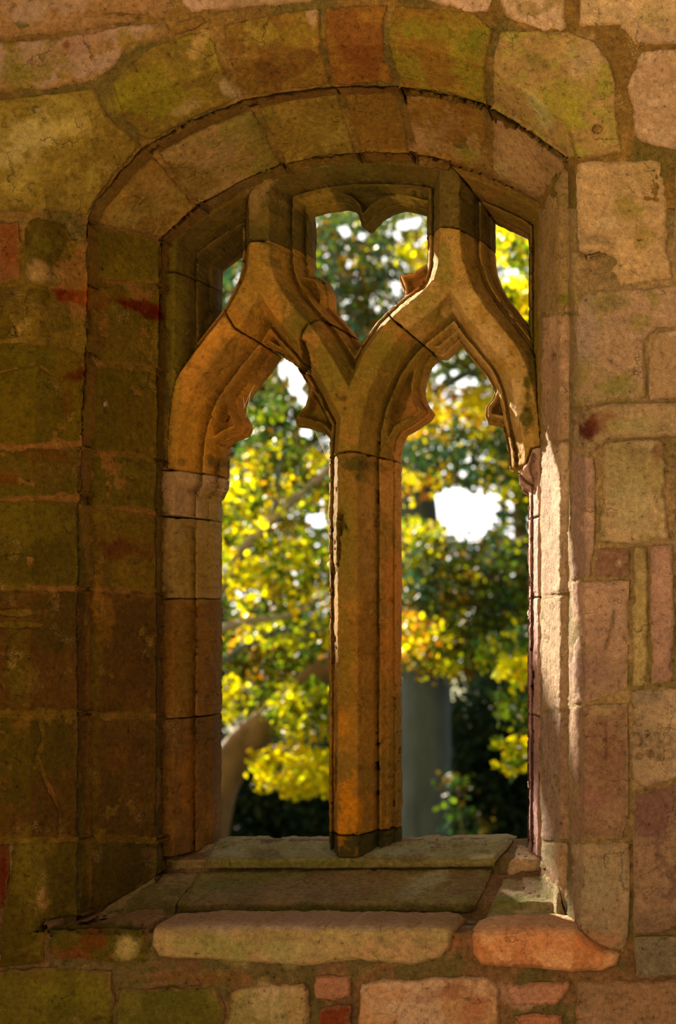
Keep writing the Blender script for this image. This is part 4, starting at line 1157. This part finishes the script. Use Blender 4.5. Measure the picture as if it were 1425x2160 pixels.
# the leaning tree in the left light
t2 = empty('leaning_tree', W(420, 2050, 10.5), 'leaning brown tree with yellow leaves and pale limbs seen through the left light', 'tree')
tube('trunk', [(400, 2100, 10.5, 120), (420, 1850, 10.5, 100), (452, 1690, 10.5, 84), (500, 1590, 10.5, 76), (560, 1525, 10.5, 66), (640, 1450, 10.6, 56), (720, 1380, 10.8, 44), (800, 1290, 11, 32)], t2, M_BARK2, seg=20, seed=8)
tube('stem', [(405, 2100, 11.5, 60), (440, 1700, 11.5, 44), (452, 1400, 11.5, 36), (455, 1200, 11.6, 30), (462, 1000, 11.8, 26), (480, 800, 12, 18)], t2, M_BARK, seed=9)
tube('limb', [(430, 1280, 9.5, 32), (470, 1232, 9.5, 28), (496, 1190, 9.5, 25), (520, 1150, 9.6, 22), (570, 1100, 9.7, 20), (620, 1055, 9.8, 18), (670, 1010, 9.9, 16), (730, 950, 10, 12)], t2, M_BARK3, seed=10)
tube('limb', [(420, 1345, 9.8, 22), (480, 1322, 9.8, 18), (540, 1308, 9.8, 15), (600, 1300, 9.8, 12), (660, 1272, 9.9, 9), (720, 1240, 10, 6)], t2, M_BARK3, seed=11)
tube('limb', [(440, 1420, 10.5, 16), (520, 1360, 10.5, 13), (600, 1330, 10.5, 10), (690, 1330, 10.6, 6)], t2, M_BARK, seed=12)
tube('limb', [(560, 1110, 9.8, 14), (582, 1060, 9.9, 10), (585, 1010, 10, 8), (600, 940, 10.1, 5)], t2, M_BARK, seed=13)
leaf_cloud('foliage', [
    (615, 1622, 84, 46, 9, 10.2, 260, YEL, .95), (650, 1500, 90, 60, 9, 10.4, 330, YEL + YGR, .95), (478, 1480, 40, 40, 9, 10.4, 60, YEL, .9), (690, 1655, 36, 26, 9, 10.2, 40, YEL, .95),
    (540, 1440, 130, 70, 10.8, 13, 650, OLV + GRN + YGR, .9), (560, 1380, 140, 60, 10.8, 13, 560, OLV + GRN + YGR + ORG, .9), (620, 1320, 110, 50, 9, 12, 150, YEL + YGR, .9),
    (540, 1200, 110, 60, 9, 13, 420, YEL + YGR, .9), (500, 1080, 70, 60, 9, 12, 240, YEL + YGR, .85), (590, 1010, 110, 70, 9.5, 13, 560, YGR + YEL + OLV + GRN + ORG[:1], .85), (630, 1200, 80, 60, 9.5, 13, 280, OLV + YGR + YEL, .9),
    (580, 900, 110, 60, 10, 13, 360, GRN + OLV + YGR + GRN, .85), (560, 800, 90, 60, 11, 14, 420, GRN + OLV, .85), (600, 1260, 140, 160, 11.5, 14, 900, GRN + OLV + YGR, .9), (580, 1080, 140, 140, 12, 14.5, 900, OLV + GRN + YGR, .9),
    (300, 1200, 180, 300, 9, 13, 1200, YEL + YGR + GRN, .95), (770, 1200, 80, 300, 10, 13, 800, YGR + OLV + YEL, .9)], t2, .09, 22)
# unseen leaves added on the sun's path to shade the right jamb's foot
gb = np.random.default_rng(5)
nb_ = 9000
ta, te = math.tan(-SUN_AZ), math.tan(SUN_EL) / math.cos(SUN_AZ)
ys_ = 4.9
def shade_of(px, py, y):      # where the ray from a lit point to the sun crosses the added leaves
    p = W(px, py, y)
    return p[0] - ta * (ys_ - y), p[2] + te * (ys_ - y)
xt, zt = shade_of(1160, 1475, -.2)
xg, zg = shade_of(1172, 1832, -.22)
Pb = np.column_stack([gb.uniform(xt - 2.1, xt + .5, nb_), gb.uniform(-.3, .3, nb_), gb.uniform(zt - 2.3, zt, nb_)])
gap = ((Pb[:, 0] - xg) / .27) ** 2 + ((Pb[:, 2] - zg) / .115) ** 2 < 1
Pb = Pb[~gap | (gb.uniform(0, 1, nb_) < .1)]
Pb[:, 0] -= ta * Pb[:, 1]
Pb[:, 2] += te * Pb[:, 1]
Pb[:, 1] += ys_
cy_ = np.array(YGR + GRN)[gb.integers(0, 8, len(Pb))]
leaf_mesh('shade_leaves', Pb, cy_, gb.uniform(.08, .14, len(Pb)), t2, 31)

# a branch of leaves close on the right
t3 = empty('maple_sapling', W(1240, 2050, 8.0), 'slender sapling with bright yellow sprays by the right edge of the opening', 'tree')
tube('trunk', [(1260, 2150, 8, 26), (1240, 1800, 8, 22), (1220, 1500, 8, 18), (1200, 1200, 8, 12)], t3, M_BARK2, seed=15)
tube('twig', [(1200, 1200, 8, 12), (1180, 900, 8.3, 9), (1130, 660, 8.6, 6), (1080, 480, 9, 3)], t3, M_BARK2, seed=18)
tube('twig', [(1222, 1530, 8, 8), (1160, 1480, 7.8, 5), (1100, 1440, 7.6, 3)], t3, M_BARK2, seed=16)
tube('twig', [(1232, 1680, 8, 8), (1150, 1600, 7.8, 5), (1085, 1560, 7.6, 3)], t3, M_BARK2, seed=17)
leaf_cloud('foliage', [(1085, 520, 60, 40, 8, 10, 150, YGR + YEL, .95), (1085, 620, 60, 34, 8, 10, 130, YGR + YEL + ORG, .95), (1098, 1418, 34, 26, 7.2, 8.2, 46, YEL, .95), (1085, 1590, 34, 40, 7.2, 8.2, 60, YEL + YGR, .95), (1085, 1500, 40, 40, 7.6, 8.6, 60, GRN + YGR, .95), (1070, 1370, 60, 40, 8, 10, 160, YGR + GRN, .95), (1190, 1500, 70, 200, 7.5, 9, 320, YEL + YGR, 1.0)], t3, .10, 23, False)

# trees further off
def far_tree(label, px, y, blobs, seed, bark=M_BARK2, w=46):
    t = empty('woodland_tree', W(px, 1300 + 4.7 * FPX / (CAMD + y), y), label, 'tree', 'trees at the back of the wood')
    tube('trunk', [(px, 1300 + 4.8 * FPX / (CAMD + y), y, w), (px + 6, 1300, y, w * .8), (px - 6, 900, y, w * .6), (px + 4, 500, y, w * .3)], t, bark, seed=seed)
    leaf_cloud('foliage', blobs, t, .2, seed, dens=1.7)
far_tree('hazy green tree far behind the leaning tree', 560, 30, [(540, 640, 160, 260, 28, 34, 2300, TEAL + GRN, 1.0), (560, 1050, 170, 260, 28, 34, 1900, GRN + OLV + TEAL, 1.0), (420, 900, 140, 500, 28, 34, 1400, GRN, 1.0), (170, 900, 180, 500, 28, 34, 1500, GRN + OLV, 1.0), (570, 1400, 170, 140, 26, 32, 1400, GRN + OLV + DRK, 1.0)], 41)
far_tree('hazy blue green tree far behind the mullion', 770, 40, [(780, 600, 170, 220, 38, 43, 2300, TEAL + OLV, 1.0), (770, 1000, 160, 300, 38, 43, 1400, GRN + TEAL, 1.0), (770, 1420, 150, 160, 38, 43, 1100, DRK + GRN, 1.0)], 42)
far_tree('dark green tree far behind the big grey trunk', 1098, 31, [(1010, 900, 170, 150, 29, 35, 900, TEAL + GRN, 1.0), (1040, 1290, 170, 150, 27, 34, 1900, GRN + DRK + OLV, 1.0), (1060, 600, 140, 160, 30, 35, 420, YGR + GRN, 1.0), (1200, 1000, 160, 500, 28, 34, 1800, GRN, 1.0), (1480, 900, 230, 560, 28, 34, 2600, GRN + OLV, 1.0), (1850, 950, 250, 560, 28, 34, 2600, GRN + YGR, 1.0)], 43)

# dark evergreen undergrowth at the foot of the wood
def shrub(label, px, py, rx, ry, y, n, cols, seed, extra=()):
    t = empty('yew_bush', W(px, py + ry, y), label, 'shrub', 'evergreens under the trees')
    leaf_cloud('foliage', [(px, py, rx, ry, y - 1.2, y + 1.2, n, cols, 1.0), (px, py + ry * .3, rx * .9, ry * .8, y + .2, y + 1.6, n // 2, DRK, 1.3), *extra], t, .17, seed, False)
    for k in range(3):
        tube('stem', [(px + (k - 1) * rx * .3, py + ry * 1.3, y, 14), (px + (k - 1) * rx * .45, py, y, 9), (px + (k - 1) * rx * .6, py - ry * .6, y, 5)], t, M_BARK2, seed=seed + k)
shrub('dark evergreen bush low behind the leaning trunk', 560, 1700, 170, 150, 21, 2600, DRK, 51)
shrub('dark evergreen bush low behind the mullion', 780, 1660, 130, 180, 25, 1900, DRK, 52)
shrub('dark evergreen bush in the gap right of the big grey trunk', 1050, 1620, 130, 210, 21.8, 2900, DRK, 53)
shrub('dark evergreen bush at the left end of the wood', 330, 1650, 160, 200, 25, 1500, DRK, 54, ((60, 1650, 180, 190, 25, 27, 1700, DRK, 1.0),))
shrub('dark evergreen bush at the right end of the wood', 1260, 1640, 150, 200, 25.5, 1500, DRK, 55, ((1560, 1640, 220, 190, 25, 27, 2200, DRK, 1.0), (1900, 1640, 220, 190, 25, 27, 2200, DRK, 1.0)))

t6 = empty('hazel_shrub', W(985, 2150, 15.5), 'small light green shrub low beside the right side of the big grey trunk', 'shrub')
tube('stem', [(985, 2150, 15.5, 14), (985, 1900, 15.5, 10), (975, 1760, 15.4, 6), (962, 1660, 15.3, 3)], t6, M_BARK2, seed=61)
leaf_cloud('foliage', [(962, 1675, 28, 44, 14.9, 15.9, 50, YGR + GRN + OLV, .9), (985, 1745, 44, 34, 14.9, 15.9, 40, OLV + GRN, .9), (1010, 1800, 60, 60, 14.9, 15.9, 60, OLV + GRN, .9)], t6, .11, 62, False)

# ------------------------------------------------------------------ cobwebs on the carved stone
M_WEB = simple_material('spider_silk', (.75, .72, .62), (.8, .78, .7), 5.0)
def web(label, threads, y):
    t = empty('cobweb', W(threads[0][0][0], threads[0][0][1], y), label, 'cobweb')
    for th in threads:
        pa = np.array([W(a, b, y) for a, b in th])
        V, F = [], []
        for k, c in enumerate(pa):
            for j in range(4):
                V.append(c + 0.00055 * np.array([math.cos(j * math.pi / 2), math.sin(j * math.pi / 2), .3 * math.cos(j * math.pi / 2)]))
        for k in range(len(pa) - 1):
            for j in range(4):
                F.append((4 * k + j, 4 * k + (j + 1) % 4, 4 * k + 4 + (j + 1) % 4, 4 * k + 4 + j))
        make_mesh('thread', V, F, None, M_WEB, t)
web('cobweb strung down from the cusp to the mullion top in the left light', [[(664, 908), (675, 936), (690, 966), (702, 990)], [(668, 912), (680, 940), (702, 982)]], .1)
web('cobweb stretched at the edge of the left cusp', [[(513, 862), (524, 836), (537, 812)], [(519, 880), (524, 850), (528, 826)], [(513, 838), (515, 858)]], .12)
web('tangled cobweb under the broken joint of the left light', [[(592, 757), (602, 764), (584, 778), (604, 788)], [(594, 770), (606, 768)], [(590, 762), (604, 772)]], .1)
